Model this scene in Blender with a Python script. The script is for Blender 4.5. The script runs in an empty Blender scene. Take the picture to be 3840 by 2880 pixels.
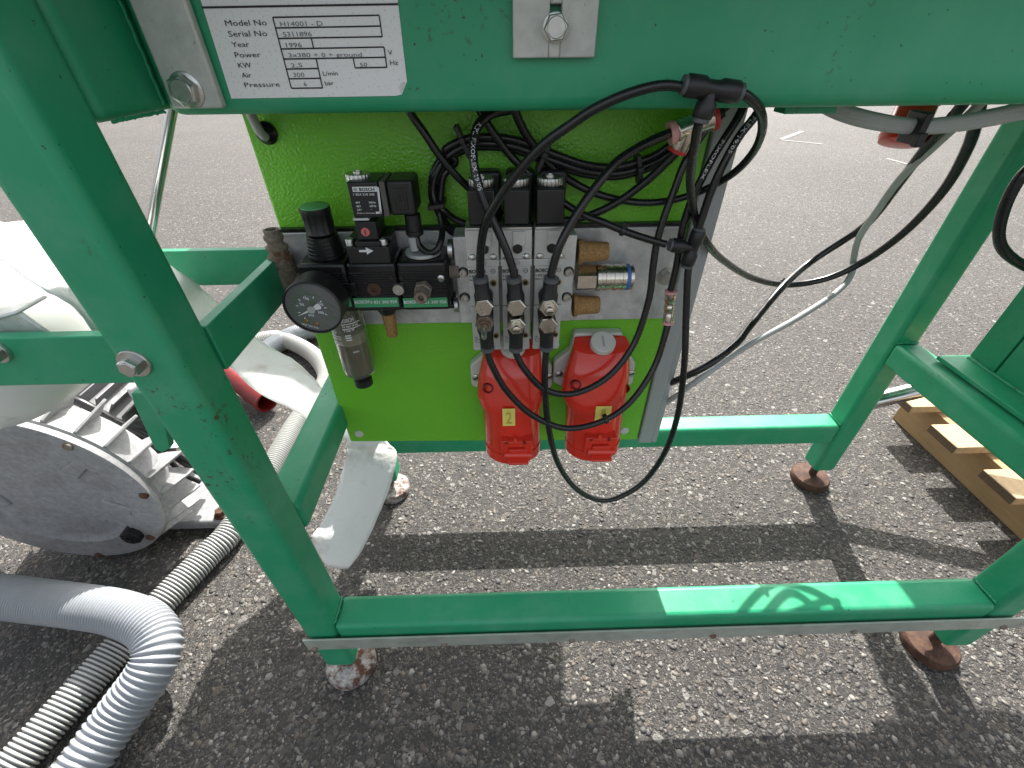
import bpy, math, random
import numpy as np
from mathutils import Vector, Matrix

random.seed(7); rng = np.random.default_rng(7)
scene = bpy.context.scene
COL = scene.collection

# ------------------------------------------------------------------ camera
FPX = 1637.38                       # focal length in pixels of the 3840 px wide photograph
EYE = np.array([0.0, 0.0, 0.9025])
_p, _r, _y = math.radians(38.00804), math.radians(-0.60237), math.radians(-1.09314)
def _cam_axes():
    f = np.array([0, math.cos(_p), -math.sin(_p)]); rt = np.array([1.0, 0, 0]); up = np.cross(rt, f)
    rt, up = math.cos(_r)*rt + math.sin(_r)*up, -math.sin(_r)*rt + math.cos(_r)*up
    M = np.array([[math.cos(_y), -math.sin(_y), 0], [math.sin(_y), math.cos(_y), 0], [0, 0, 1]])
    return M @ rt, M @ up, M @ f
RT, UP, FW = _cam_axes()
cd = bpy.data.cameras.new('camera'); cam = bpy.data.objects.new('camera', cd); COL.objects.link(cam)
cd.sensor_width = 36; cd.lens = FPX/3840*36; cd.clip_start = 0.02; cd.clip_end = 500
mw = Matrix.Identity(4)
for i in range(3):
    mw[i][0] = RT[i]; mw[i][1] = UP[i]; mw[i][2] = -FW[i]; mw[i][3] = EYE[i]
cam.matrix_world = mw
scene.camera = cam

# ------------------------------------------------------------------ sky, sun, exposure
SUN_DIR = Vector((0.193, 0.94, 1.0)).normalized()
EL = math.asin(SUN_DIR.z); AZ = math.atan2(SUN_DIR.x, SUN_DIR.y)
world = bpy.data.worlds.new('World'); scene.world = world; world.use_nodes = True
wn = world.node_tree; wn.nodes.clear()
wo = wn.nodes.new('ShaderNodeOutputWorld'); wb = wn.nodes.new('ShaderNodeBackground')
sk = wn.nodes.new('ShaderNodeTexSky'); sk.sky_type = 'NISHITA'; sk.sun_disc = False
sk.sun_elevation = EL; sk.sun_rotation = AZ; sk.dust_density = 5.0; sk.air_density = 1.0; sk.ozone_density = 0.6
hs = wn.nodes.new('ShaderNodeHueSaturation'); hs.inputs['Saturation'].default_value = 0.35
wn.links.new(sk.outputs[0], hs.inputs['Color']); wn.links.new(hs.outputs[0], wb.inputs['Color'])
wb.inputs['Strength'].default_value = 0.15
wn.links.new(wb.outputs[0], wo.inputs['Surface'])
sd = bpy.data.lights.new('sun', 'SUN'); sd.energy = 4.6; sd.angle = math.radians(0.5); sd.color = (1.0, 0.965, 0.925)
sun = bpy.data.objects.new('sun', sd); COL.objects.link(sun)
sun.rotation_euler = SUN_DIR.to_track_quat('Z', 'Y').to_euler(); sun.location = (1, 5, 6)
vs = scene.view_settings; vs.view_transform = 'Standard'; vs.look = 'None'; vs.gamma = 1.0
vs.exposure = 1.2; vs.use_curve_mapping = False
scene.cycles.max_bounces = 8; scene.cycles.use_denoising = True

# ------------------------------------------------------------------ measuring the photograph
def Q(p, axis, val):
    """world point seen at photo pixel p on the plane coordinate[axis] = val"""
    d = RT*(p[0]-1920)/FPX - UP*(p[1]-1440)/FPX + FW
    return EYE + d*((val-EYE[axis])/d[axis])
def Y(p, y): return Q(p, 1, y)
def p2(x, y): return (x*1.736, y*1.736)
def r1(x, y): return (x*.4521, y*.4521)
def r2(x, y): return (700+x*.4521, y*.4521)
def r3(x, y): return (1000+.5547*x, 580+.5547*y)
def r4(x, y): return (1650+.4822*x, 600+.4822*y)
def r5(x, y): return (1500+.6329*x, 200+.6329*y)
def r6(x, y): return (1700+.4219*x, 1250+.4219*y)
def r7(x, y): return (2800+.6029*x, 300+.6029*y)
def rg(x, y): return (1030+.1808*x, 1000+.1808*y)
def rb(x, y): return (.4823*x, 1350+.4823*y)
def rs(x, y): return (2900+.7833*x, 1200+.7833*y)
def rp(x, y): return (3340+.5423*x, 1050+.5423*y)
def rf(x, y): return (800+.6029*x, 1200+.6029*y)
def rh(x, y): return (.5003*x, 2050+.5003*y)
def msize(px, P):                      # metres covered by px photo pixels at the distance of P
    return px*float((np.asarray(P)-EYE) @ FW)/FPX

# ------------------------------------------------------------------ mesh building
V3 = lambda a: np.asarray(a, float)
def unit(a): a = V3(a); return a/np.linalg.norm(a)
def frame_of(ax):
    ax = unit(ax); h = V3((0, 0, 1)) if abs(ax[2]) < .9 else V3((0, 1, 0))
    u = unit(np.cross(h, ax)); return u, np.cross(ax, u), ax
_textcache = {}
def text_mesh(s, bold=0.0):
    if (s, bold) in _textcache: return _textcache[(s, bold)]
    cu = bpy.data.curves.new('t', 'FONT'); cu.body = s; cu.offset = bold; cu.resolution_u = 2; cu.size = 1
    ob = bpy.data.objects.new('t', cu); me = ob.to_mesh()
    v = np.array([x.co[:] for x in me.vertices]).reshape(-1, 3); f = [tuple(p.vertices) for p in me.polygons]
    ob.to_mesh_clear(); bpy.data.objects.remove(ob); bpy.data.curves.remove(cu)
    v[:, 0] -= v[:, 0].min() if len(v) else 0
    _textcache[(s, bold)] = (v, f); return v, f

ORG = {}                               # world origin of every object built so far
class MB:
    def __init__(s): s.v = []; s.f = []; s.m = []; s.sm = []
    def add(s, vs, fs, smooth=False, mi=0):
        o = len(s.v); s.v.extend([tuple(map(float, v)) for v in vs])
        for f in fs: s.f.append(tuple(i+o for i in f)); s.m.append(mi); s.sm.append(smooth)
        return s
    def box(s, x0, x1, y0, y1, z0, z1, mi=0):
        vs = [(x, y, z) for x in (x0, x1) for y in (y0, y1) for z in (z0, z1)]
        return s.add(vs, [(0,1,3,2), (4,6,7,5), (0,4,5,1), (2,3,7,6), (0,2,6,4), (1,5,7,3)], mi=mi)
    def pxbox(s, tl, br, yf, yb, mi=0):
        a = Y(tl, yf); b = Y(br, yf); return s.box(a[0], b[0], yf, yb, b[2], a[2], mi)
    def obox(s, c, hx, hy, hz, mi=0):
        c, hx, hy, hz = map(V3, (c, hx, hy, hz))
        vs = [c+a*hx+b*hy+d*hz for a in (-1, 1) for b in (-1, 1) for d in (-1, 1)]
        return s.add(vs, [(0,1,3,2), (4,6,7,5), (0,4,5,1), (2,3,7,6), (0,2,6,4), (1,5,7,3)], mi=mi)
    def prism(s, poly, ext, mi=0):
        poly = [V3(p) for p in poly]; n = len(poly); e = V3(ext)
        vs = poly+[p+e for p in poly]
        fs = [tuple(range(n)), tuple(range(2*n-1, n-1, -1))]+[(i, i+n, (i+1) % n+n, (i+1) % n) for i in range(n)]
        return s.add(vs, fs, mi=mi)
    def quad(s, a, b, c, d, mi=0): return s.add([a, b, c, d], [(0, 1, 2, 3)], mi=mi)
    def lathe(s, o, ax, prof, n=24, mi=0, smooth=True, caps=True, rot=0.0):
        o = V3(o); u, w, a = frame_of(ax); k = len(prof); vs = []
        for r, h in prof:
            for i in range(n):
                t = 2*math.pi*i/n+rot; vs.append(o+a*h+r*(u*math.cos(t)+w*math.sin(t)))
        fs = [(j*n+i, j*n+(i+1) % n, (j+1)*n+(i+1) % n, (j+1)*n+i) for j in range(k-1) for i in range(n)]
        s.add(vs, fs, smooth, mi)
        if caps:
            b = len(s.v)-k*n
            s.f.append(tuple(b+i for i in range(n-1, -1, -1))); s.m.append(mi); s.sm.append(False)
            s.f.append(tuple(b+(k-1)*n+i for i in range(n))); s.m.append(mi); s.sm.append(False)
        return s
    def cyl(s, o, ax, r, h0, h1, n=24, mi=0, r1=None): return s.lathe(o, ax, [(r, h0), (r if r1 is None else r1, h1)], n, mi)
    def hexa(s, o, ax, r, h0, h1, mi=0, rot=0.0):
        c = .09*r
        return s.lathe(o, ax, [(r, h0), (r, h1-c), (r*.9, h1)], 6, mi, smooth=False, rot=rot)
    def sweep(s, pts, rad, n=10, mi=0, closed_caps=True):
        pts = [V3(p) for p in pts]; k = len(pts); vs = []
        t = [unit(pts[min(i+1, k-1)]-pts[max(i-1, 0)]) for i in range(k)]
        u, w, _ = frame_of(t[0])
        for i in range(k):
            u = unit(u-t[i]*(u@t[i])); w = np.cross(t[i], u)
            r = rad[i] if hasattr(rad, '__len__') else rad
            for j in range(n):
                a = 2*math.pi*j/n; vs.append(pts[i]+r*(u*math.cos(a)+w*math.sin(a)))
        fs = [(i*n+j, i*n+(j+1) % n, (i+1)*n+(j+1) % n, (i+1)*n+j) for i in range(k-1) for j in range(n)]
        fs += [tuple(range(n-1, -1, -1)), tuple((k-1)*n+j for j in range(n))]
        return s.add(vs, fs, True, mi)
    def loft(s, rings, mi=0, smooth=True, caps=True):
        n = len(rings[0]); k = len(rings); vs = [p for r in rings for p in r]
        fs = [(j*n+i, j*n+(i+1) % n, (j+1)*n+(i+1) % n, (j+1)*n+i) for j in range(k-1) for i in range(n)]
        s.add(vs, fs, smooth, mi)
        if caps:
            b = len(s.v)-k*n
            s.f.append(tuple(b+i for i in range(n-1, -1, -1))); s.m.append(mi); s.sm.append(False)
            s.f.append(tuple(b+(k-1)*n+i for i in range(n))); s.m.append(mi); s.sm.append(False)
        return s
    def grid(s, rows, mi=0):
        k = len(rows); n = len(rows[0]); vs = [p for r in rows for p in r]
        return s.add(vs, [(j*n+i, j*n+i+1, (j+1)*n+i+1, (j+1)*n+i) for j in range(k-1) for i in range(n-1)], True, mi)
    def text(s, st, a, b, h, up=(0, 0, 1), mi=0, off=(0, 0, 0), bold=.012):
        """string from baseline point a to b (fits the width), capital height h along up"""
        v, f = text_mesh(st, .035 if st == 'BOSCH' else bold)
        if not len(v): return s
        a, b, up = V3(a), V3(b), unit(up); w = v[:, 0].max()
        vs = [a+V3(off)+(b-a)*(x/w)+up*(y/.69*h) for x, y, _ in v]
        return s.add(vs, f, mi=mi)
    def bar(s, a, b, w, up, mi=0):                 # a printed line from a to b
        a, b = V3(a), V3(b); u = unit(up)*w/2
        return s.quad(a-u, b-u, b+u, a+u, mi)
    def build(s, name, mats, parent=None, bevel=0, seg=2, label=None, sharp=40, mod=None, kind=None):
        me = bpy.data.meshes.new(name)
        off = ORG[parent.name] if parent is not None else V3((0, 0, 0))
        me.from_pydata([tuple(V3(v)-off) for v in s.v], [], s.f)
        if not isinstance(mats, (list, tuple)): mats = [mats]
        for m in mats: me.materials.append(M[m])
        me.polygons.foreach_set('material_index', s.m); me.polygons.foreach_set('use_smooth', s.sm)
        me.update()
        ob = bpy.data.objects.new(name, me); COL.objects.link(ob)
        if parent is not None: ob.parent = parent
        ORG[ob.name] = off
        if any(s.sm): me.set_sharp_from_angle(angle=math.radians(sharp))
        if bevel:
            b = ob.modifiers.new('bevel', 'BEVEL'); b.width = bevel; b.segments = seg; b.limit_method = 'ANGLE'
            b.angle_limit = math.radians(35); b.harden_normals = False
            if not any(s.sm):
                me.polygons.foreach_set('use_smooth', [True]*len(s.f)); me.set_sharp_from_angle(angle=math.radians(35))
        if label: ob['label'] = label
        if kind: ob['kind'] = kind
        return ob
def tag(o, label, cat, group=None):
    o['label'] = label; o['category'] = cat
    if group: o['group'] = group
    return o
def thing(name, label, cat, loc=(0, 0, 0), group=None):
    o = bpy.data.objects.new(name, None); o.empty_display_size = .05; COL.objects.link(o)
    o.location = [float(x) for x in loc]; ORG[o.name] = V3(loc)
    return tag(o, label, cat, group)
def copy_tree(o, parent=None):
    c = o.copy(); COL.objects.link(c); c.parent = parent
    for ch in list(o.children): copy_tree(ch, c)
    return c
def spline(pts, n=8):
    pts = [V3(p) for p in pts]; P = [2*pts[0]-pts[1]]+pts+[2*pts[-1]-pts[-2]]; out = []
    for i in range(1, len(P)-2):
        a, b, c, d = P[i-1:i+3]
        for j in range(n):
            t = j/n
            out.append(.5*((2*b)+(c-a)*t+(2*a-5*b+4*c-d)*t*t+(3*b-a-3*c+d)*t**3))
    out.append(pts[-1]); return out
def resample(pts, step):
    pts = np.array(pts); L = np.r_[0, np.cumsum(np.linalg.norm(np.diff(pts, axis=0), axis=1))]
    s = np.arange(0, L[-1], step); return np.c_[[np.interp(s, L, pts[:, i]) for i in range(3)]].T, s, L[-1]

# ------------------------------------------------------------------ materials
M = {}
def nodes(name):
    m = bpy.data.materials.new(name); m.use_nodes = True; M[name] = m
    nt = m.node_tree; b = nt.nodes['Principled BSDF']; return m, nt, b
def nn(nt, t, **kw):
    n = nt.nodes.new(t)
    for k, v in kw.items():
        if k in n.inputs: n.inputs[k].default_value = v
        else: setattr(n, k, v)
    return n
def posn(nt):
    return nt.nodes.new('ShaderNodeNewGeometry').outputs['Position']
def noise(nt, scale, detail=4, rough=.55, vec=None, dist=0):
    n = nn(nt, 'ShaderNodeTexNoise', Scale=scale, Detail=detail, Roughness=rough, Distortion=dist)
    nt.links.new(vec if vec is not None else posn(nt), n.inputs['Vector']); return n
def ramp(nt, fac, stops, interp='LINEAR'):
    r = nt.nodes.new('ShaderNodeValToRGB'); r.color_ramp.interpolation = interp
    els = r.color_ramp.elements
    while len(els) > 1: els.remove(els[-1])
    for i, (p, c) in enumerate(stops):
        e = els[0] if i == 0 else els.new(p)
        e.position = p; e.color = (*c, 1) if len(c) == 3 else c
    nt.links.new(fac, r.inputs['Fac']); return r
def mix(nt, fac, a, b, mode='MIX'):
    m = nt.nodes.new('ShaderNodeMix'); m.data_type = 'RGBA'; m.blend_type = mode
    for sock, val in ((m.inputs['Factor'], fac), (m.inputs['A'], a), (m.inputs['B'], b)):
        pass
    def setin(idx, val):
        s = m.inputs[idx]
        if hasattr(val, 'is_linked') or isinstance(val, bpy.types.NodeSocket): nt.links.new(val, s)
        elif isinstance(val, (int, float)): s.default_value = val
        else: s.default_value = (*val, 1) if len(val) == 3 else val
    setin(0, fac); setin(6, a); setin(7, b)
    return m.outputs[2]
def bump(nt, b, h, strength=.3, dist=.001):
    n = nn(nt, 'ShaderNodeBump', Strength=strength, Distance=dist); nt.links.new(h, n.inputs['Height'])
    nt.links.new(n.outputs[0], b.inputs['Normal']); return n
def simple(name, col, rough=.5, metal=0, var=.12, scale=60, rvar=.12, bmp=0, bscale=400, spec=.5, trans=0):
    m, nt, b = nodes(name)
    n = noise(nt, scale, 5)
    c = mix(nt, n.outputs['Fac'], tuple(x*(1-var) for x in col), tuple(min(1, x*(1+var)) for x in col))
    nt.links.new(c, b.inputs['Base Color'])
    r = ramp(nt, noise(nt, scale*1.7, 4).outputs['Fac'], [(.25, (rough-rvar,)*3), (.75, (rough+rvar,)*3)])
    nt.links.new(r.outputs[0], b.inputs['Roughness'])
    b.inputs['Metallic'].default_value = metal; b.inputs['Specular IOR Level'].default_value = spec
    if bmp: bump(nt, b, noise(nt, bscale, 3).outputs['Fac'], bmp, .0006)
    return m, nt, b

def paint_green():
    m, nt, b = nodes('green_paint')
    P = posn(nt)
    base = mix(nt, noise(nt, 5, 5).outputs['Fac'], (.011, .265, .122), (.022, .325, .156))
    chalk = ramp(nt, noise(nt, 16, 8, .65).outputs['Fac'], [(.46, (0, 0, 0)), (.74, (.42, .42, .42))])
    base = mix(nt, chalk.outputs[0], base, (.13, .37, .25))
    # light painted into the upper beam, growing rightwards, broken into chalky vertical streaks
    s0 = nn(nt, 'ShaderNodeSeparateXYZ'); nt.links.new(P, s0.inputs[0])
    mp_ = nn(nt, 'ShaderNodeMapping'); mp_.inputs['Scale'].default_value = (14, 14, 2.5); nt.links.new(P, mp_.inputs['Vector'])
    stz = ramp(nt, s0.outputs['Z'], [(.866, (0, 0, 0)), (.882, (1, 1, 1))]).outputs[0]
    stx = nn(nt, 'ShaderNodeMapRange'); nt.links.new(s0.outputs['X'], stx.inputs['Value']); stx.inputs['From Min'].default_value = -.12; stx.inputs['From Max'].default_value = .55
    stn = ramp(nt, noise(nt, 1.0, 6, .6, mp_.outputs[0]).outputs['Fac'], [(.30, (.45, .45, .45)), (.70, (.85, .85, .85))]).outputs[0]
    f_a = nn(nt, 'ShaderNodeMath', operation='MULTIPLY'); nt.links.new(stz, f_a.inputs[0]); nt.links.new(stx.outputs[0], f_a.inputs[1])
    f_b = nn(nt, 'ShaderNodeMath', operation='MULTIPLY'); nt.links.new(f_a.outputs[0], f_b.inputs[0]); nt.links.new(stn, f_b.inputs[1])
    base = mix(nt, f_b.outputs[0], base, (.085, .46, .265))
    # dark specks and scratches
    sp = ramp(nt, noise(nt, 210, 2, .5).outputs['Fac'], [(.73, (0, 0, 0)), (.76, (1, 1, 1))])
    base = mix(nt, sp.outputs[0], base, (.012, .06, .03))
    # rust freckles, gathered low on the near left post
    zone = nn(nt, 'ShaderNodeTexNoise', Scale=9.0, Detail=2.0); nt.links.new(P, zone.inputs['Vector'])
    fre = noise(nt, 150, 6, .7)
    sep = nn(nt, 'ShaderNodeSeparateXYZ'); nt.links.new(P, sep.inputs[0])
    zr = ramp(nt, sep.outputs['Z'], [(.30, (0, 0, 0)), (.46, (1, 1, 1)), (.62, (1, 1, 1)), (.78, (0, 0, 0))])
    px = nn(nt, 'ShaderNodeMath', operation='LESS_THAN'); nt.links.new(sep.outputs['X'], px.inputs[0]); px.inputs[1].default_value = -.262
    py = nn(nt, 'ShaderNodeMath', operation='LESS_THAN'); nt.links.new(sep.outputs['Y'], py.inputs[0]); py.inputs[1].default_value = .329
    pm = nn(nt, 'ShaderNodeMath', operation='MULTIPLY'); nt.links.new(px.outputs[0], pm.inputs[0]); nt.links.new(py.outputs[0], pm.inputs[1])
    pm2 = nn(nt, 'ShaderNodeMath', operation='MULTIPLY'); nt.links.new(pm.outputs[0], pm2.inputs[0]); nt.links.new(zr.outputs[0], pm2.inputs[1])
    pa_ = nn(nt, 'ShaderNodeMath', operation='MULTIPLY_ADD'); nt.links.new(pm2.outputs[0], pa_.inputs[0]); pa_.inputs[1].default_value = .22; nt.links.new(zone.outputs['Fac'], pa_.inputs[2])
    z2 = ramp(nt, pa_.outputs[0], [(.66, (0, 0, 0)), (.74, (1, 1, 1))])
    f2 = ramp(nt, fre.outputs['Fac'], [(.565, (0, 0, 0)), (.61, (1, 1, 1))])
    mul = nn(nt, 'ShaderNodeMath', operation='MULTIPLY'); nt.links.new(z2.outputs[0], mul.inputs[0]); nt.links.new(f2.outputs[0], mul.inputs[1])
    base = mix(nt, mul.outputs[0], base, (.07, .03, .012))
    nt.links.new(base, b.inputs['Base Color'])
    r = ramp(nt, noise(nt, 22, 6).outputs['Fac'], [(.3, (.38,)*3), (.7, (.54,)*3)]); nt.links.new(r.outputs[0], b.inputs['Roughness'])
    bump(nt, b, noise(nt, 260, 3).outputs['Fac'], .10, .0006)
paint_green()
def paint_lime():
    m, nt, b = nodes('lime_paint')
    base = mix(nt, noise(nt, 7, 5).outputs['Fac'], (.155, .49, .028), (.185, .54, .038))
    nt.links.new(base, b.inputs['Base Color']); b.inputs['Roughness'].default_value = .24
    v = nn(nt, 'ShaderNodeTexVoronoi', Scale=330.0); v.feature = 'SMOOTH_F1'
    nt.links.new(posn(nt), v.inputs['Vector'])
    n2 = noise(nt, 300, 2)
    a = nn(nt, 'ShaderNodeMath', operation='ADD'); nt.links.new(v.outputs['Distance'], a.inputs[0]); nt.links.new(n2.outputs['Fac'], a.inputs[1])
    bump(nt, b, a.outputs[0], .6, .0012)
paint_lime()
simple('black_rubber', (.012, .012, .013), .27, 0, .3, 40, .1)
simple('black_plastic', (.014, .014, .015), .42, 0, .3, 60, .1, .12, 900)
simple('black_anodised', (.010, .010, .011), .33, .0, .4, 50, .1)
simple('red_plastic', (.68, .036, .018), .22, 0, .10, 25, .06)[2].inputs['Coat Weight'].default_value = .4
simple('dark_red', (.16, .010, .008), .4, 0, .2, 40, .1)
simple('grey_plastic', (.60, .60, .55), .45, 0, .06, 20, .1)
simple('trim_grey', (.33, .34, .34), .42, 0, .05, 20, .08)
simple("cable_grey", (.38, .39, .38), .45, 0, .12, 30, .1)
simple('gasket_grey', (.10, .095, .085), .6)
simple('collar_grey', (.085, .09, .095), .45)
simple('ink_black', (.012, .012, .015), .6, 0, .2, 60)
simple('ink_grey', (.14, .14, .16), .6, 0, .3, 200)
simple('ink_white', (.72, .73, .74), .5, 0, .1, 300)
simple('ink_green', (.10, .20, .09), .6, 0, .1, 80)
simple('label_green', (.055, .33, .14), .4, 0, .1, 80)
simple('label_yellow', (.78, .68, .16), .55, 0, .1, 120)
simple('yellow_ink', (.50, .40, .06), .55, 0, .1, 60)
simple('nickel', (.62, .58, .50), .24, 1, .15, 60, .1)
simple('zinc_bolt', (.55, .55, .52), .36, 1, .25, 120, .12, .15, 600)
simple('steel', (.55, .55, .54), .2, 1, .1, 40, .08)
simple('brass', (.42, .30, .14), .4, 1, .3, 100, .1)
simple('blue_plastic', (.05, .14, .42), .4)
simple('pink_plastic', (.75, .38, .38), .35)
simple('pink_disc', (.62, .16, .15), .45)
simple('red_ring', (.55, .04, .04), .35)
simple('motor_grey', (.13, .13, .135), .6, 0, .3, 50)
simple('white_plastic', (.55, .57, .55), .5)
simple('white_paint_mark', (.25, .25, .24), .8)
simple('copper', (.55, .28, .14), .4, 1)
simple('dial_black', (.14, .142, .14), .22, 0, .2, 30, .05)
simple('green_cap', (.10, .36, .13), .42, 0, .15, 60)
def alu(name, lo, hi, rough, metal, scale=70, dirt=.0, bmp=.15):
    m, nt, b = nodes(name)
    n = noise(nt, scale, 7, .7)
    c = ramp(nt, n.outputs['Fac'], [(.3, lo), (.7, hi)]).outputs[0]
    n2 = ramp(nt, noise(nt, 14, 6, .65).outputs['Fac'], [(.50, (0, 0, 0)), (.72, (dirt,)*3)])
    c = mix(nt, n2.outputs[0], c, (.10, .09, .075))
    sp = ramp(nt, noise(nt, 330, 2, .5).outputs['Fac'], [(.70, (0, 0, 0)), (.74, (.45, .45, .45))])
    c = mix(nt, sp.outputs[0], c, (.12, .115, .11))
    nt.links.new(c, b.inputs['Base Color'])
    r = ramp(nt, noise(nt, scale*1.5, 5).outputs['Fac'], [(.3, (rough-.1,)*3), (.7, (rough+.12,)*3)])
    nt.links.new(r.outputs[0], b.inputs['Roughness']); b.inputs['Metallic'].default_value = metal
    bump(nt, b, noise(nt, 500, 4).outputs['Fac'], bmp, .0006)
alu('alu_plate', (.48, .49, .49), (.74, .75, .73), .42, .45, 45, .5)
alu('alu_cast', (.36, .36, .37), (.56, .56, .57), .6, .25, 90, .5, .4)
alu('alu_blower', (.22, .22, .225), (.35, .35, .355), .6, .1, 90, .45, .4)
alu('alu_bar', (.46, .47, .44), (.60, .61, .57), .52, .25, 60, .25)
alu('zamak', (.50, .50, .47), (.60, .60, .56), .5, .15, 60, .25)
alu('strip_metal', (.36, .41, .35), (.50, .54, .47), .42, .35, 40, .3)
def rusty(name, a, b_, amt):
    m, nt, b = nodes(name)
    n = noise(nt, 42, 8, .72)
    c = ramp(nt, n.outputs['Fac'], [(amt-.06, a), (amt+.06, b_)]).outputs[0]
    n3 = noise(nt, 220, 4, .6)
    c = mix(nt, n3.outputs['Fac'], c, (.05, .022, .012)); nt.links.new(c, b.inputs['Base Color'])
    b.inputs['Roughness'].default_value = .82
    bump(nt, b, noise(nt, 160, 7, .75).outputs['Fac'], .7, .0014)
rusty('rust', (.045, .02, .012), (.13, .065, .038), .5)
rusty('rust_zinc', (.62, .62, .59), (.12, .045, .022), .505)
rusty('rust_steel', (.36, .33, .26), (.20, .11, .055), .55)
def bronze():
    m, nt, b = nodes('sinter_bronze')
    n = noise(nt, 420, 4, .7)
    c = ramp(nt, n.outputs['Fac'], [(.3, (.17, .09, .028)), (.7, (.45, .27, .10))]).outputs[0]
    nt.links.new(c, b.inputs['Base Color']); b.inputs['Roughness'].default_value = .8
    bump(nt, b, n.outputs['Fac'], .6, .001)
bronze()
def sticker():
    m, nt, b = nodes('sticker')
    n = noise(nt, 520, 3, .6)
    fl = ramp(nt, n.outputs['Fac'], [(.58, (0, 0, 0)), (.68, (.5, .5, .5))])
    c = mix(nt, fl.outputs[0], mix(nt, noise(nt, 12, 4).outputs['Fac'], (.80, .79, .79), (.88, .87, .87)), (.40, .39, .36))
    nt.links.new(c, b.inputs['Base Color']); b.inputs['Roughness'].default_value = .45
sticker()
def tankmat():
    m, nt, b = nodes('tank_plastic')
    n = noise(nt, 18, 7, .65)
    st = ramp(nt, n.outputs['Fac'], [(.62, (0, 0, 0)), (.72, (.7, .7, .7))])
    sep = nn(nt, 'ShaderNodeSeparateXYZ'); nt.links.new(posn(nt), sep.inputs[0])
    low = nn(nt, 'ShaderNodeMapRange'); nt.links.new(sep.outputs['Z'], low.inputs['Value'])
    low.inputs['From Min'].default_value = .62; low.inputs['From Max'].default_value = .55
    mul = nn(nt, 'ShaderNodeMath', operation='MULTIPLY'); nt.links.new(st.outputs[0], mul.inputs[0]); nt.links.new(low.outputs[0], mul.inputs[1])
    c = mix(nt, mul.outputs[0], (.78, .79, .76), (.24, .14, .08))
    nt.links.new(c, b.inputs['Base Color']); b.inputs['Roughness'].default_value = .35
    b.inputs['Subsurface Weight'].default_value = .25; b.inputs['Subsurface Radius'].default_value = (.05, .05, .045); b.inputs['Subsurface Scale'].default_value = .4
tankmat()
def fabric():
    m, nt, b = nodes('fleece')
    n = noise(nt, 260, 5, .7); d = noise(nt, 11, 6, .6)
    st = ramp(nt, d.outputs['Fac'], [(.54, (0, 0, 0)), (.72, (.55, .55, .55))])
    c = mix(nt, st.outputs[0], mix(nt, n.outputs['Fac'], (.80, .81, .80), (.92, .93, .92)), (.42, .36, .28))
    nt.links.new(c, b.inputs['Base Color']); b.inputs['Roughness'].default_value = .85
    tr = nt.nodes.new('ShaderNodeBsdfTranslucent'); nt.links.new(c, tr.inputs['Color'])
    mx = nt.nodes.new('ShaderNodeMixShader'); mx.inputs[0].default_value = .46
    out = nt.nodes['Material Output']
    nt.links.new(b.outputs[0], mx.inputs[1]); nt.links.new(tr.outputs[0], mx.inputs[2]); nt.links.new(mx.outputs[0], out.inputs['Surface'])
    ck = nn(nt, 'ShaderNodeTexVoronoi', Scale=16.0); ck.feature = 'SMOOTH_F1'; nt.links.new(posn(nt), ck.inputs['Vector'])
    hh = nn(nt, 'ShaderNodeMath', operation='ADD'); nt.links.new(ck.outputs['Distance'], hh.inputs[0]); nt.links.new(noise(nt, 30, 4, .6).outputs['Fac'], hh.inputs[1])
    bump(nt, b, hh.outputs[0], .55, .010)
fabric()
def wood(name, a, b_):
    m, nt, b = nodes(name)
    mp = nn(nt, 'ShaderNodeMapping'); mp.inputs['Scale'].default_value = (60, 6, 60) if name == 'pallet_wood' else (6, 60, 60)
    nt.links.new(posn(nt), mp.inputs['Vector'])
    n = noise(nt, 2.2, 6, .6, mp.outputs[0], .6)
    w = nn(nt, 'ShaderNodeTexWave', Scale=2.5, Distortion=5.0, Detail=3.0); nt.links.new(mp.outputs[0], w.inputs['Vector'])
    c = mix(nt, n.outputs['Fac'], a, b_); c = mix(nt, .28, c, mix(nt, w.outputs['Fac'], a, b_))
    k = ramp(nt, noise(nt, 17, 3).outputs['Fac'], [(.66, (0, 0, 0)), (.76, (.7, .7, .7))])
    c = mix(nt, k.outputs[0], c, (.16, .075, .03))
    nt.links.new(c, b.inputs['Base Color']); b.inputs['Roughness'].default_value = .7
    bump(nt, b, n.outputs['Fac'], .3, .001)
wood('pallet_wood', (.27, .16, .07), (.42, .28, .14)); wood('slat_wood', (.36, .24, .12), (.52, .38, .21))
simple('bark', (.11, .068, .040), .85, 0, .4, 200, .1, .5, 300)
def glassm():
    m, nt, b = nodes('bowl_plastic')
    sep = nn(nt, 'ShaderNodeSeparateXYZ'); nt.links.new(posn(nt), sep.inputs[0])
    n = noise(nt, 60, 5)
    c = mix(nt, n.outputs['Fac'], (.80, .78, .70), (.92, .91, .86))
    nt.links.new(c, b.inputs['Base Color']); b.inputs['Roughness'].default_value = .12
    b.inputs['Transmission Weight'].default_value = .95; b.inputs['IOR'].default_value = 1.45
glassm()
simple('oil_sludge', (.17, .145, .075), .35, 0, .5, 45, .1)
simple('dirty_water', (.42, .39, .29), .3, 0, .3, 40, .1)
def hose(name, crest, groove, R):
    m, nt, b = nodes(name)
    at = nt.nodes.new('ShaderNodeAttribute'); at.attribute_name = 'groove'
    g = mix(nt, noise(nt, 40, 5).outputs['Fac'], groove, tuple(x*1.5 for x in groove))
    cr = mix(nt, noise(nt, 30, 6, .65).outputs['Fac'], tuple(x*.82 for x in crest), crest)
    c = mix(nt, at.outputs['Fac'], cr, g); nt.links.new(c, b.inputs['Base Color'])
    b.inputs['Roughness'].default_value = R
hose('hose_grey', (.33, .35, .37), (.21, .222, .24), .38); hose('hose_white', (.55, .55, .51), (.075, .08, .088), .45)
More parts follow.
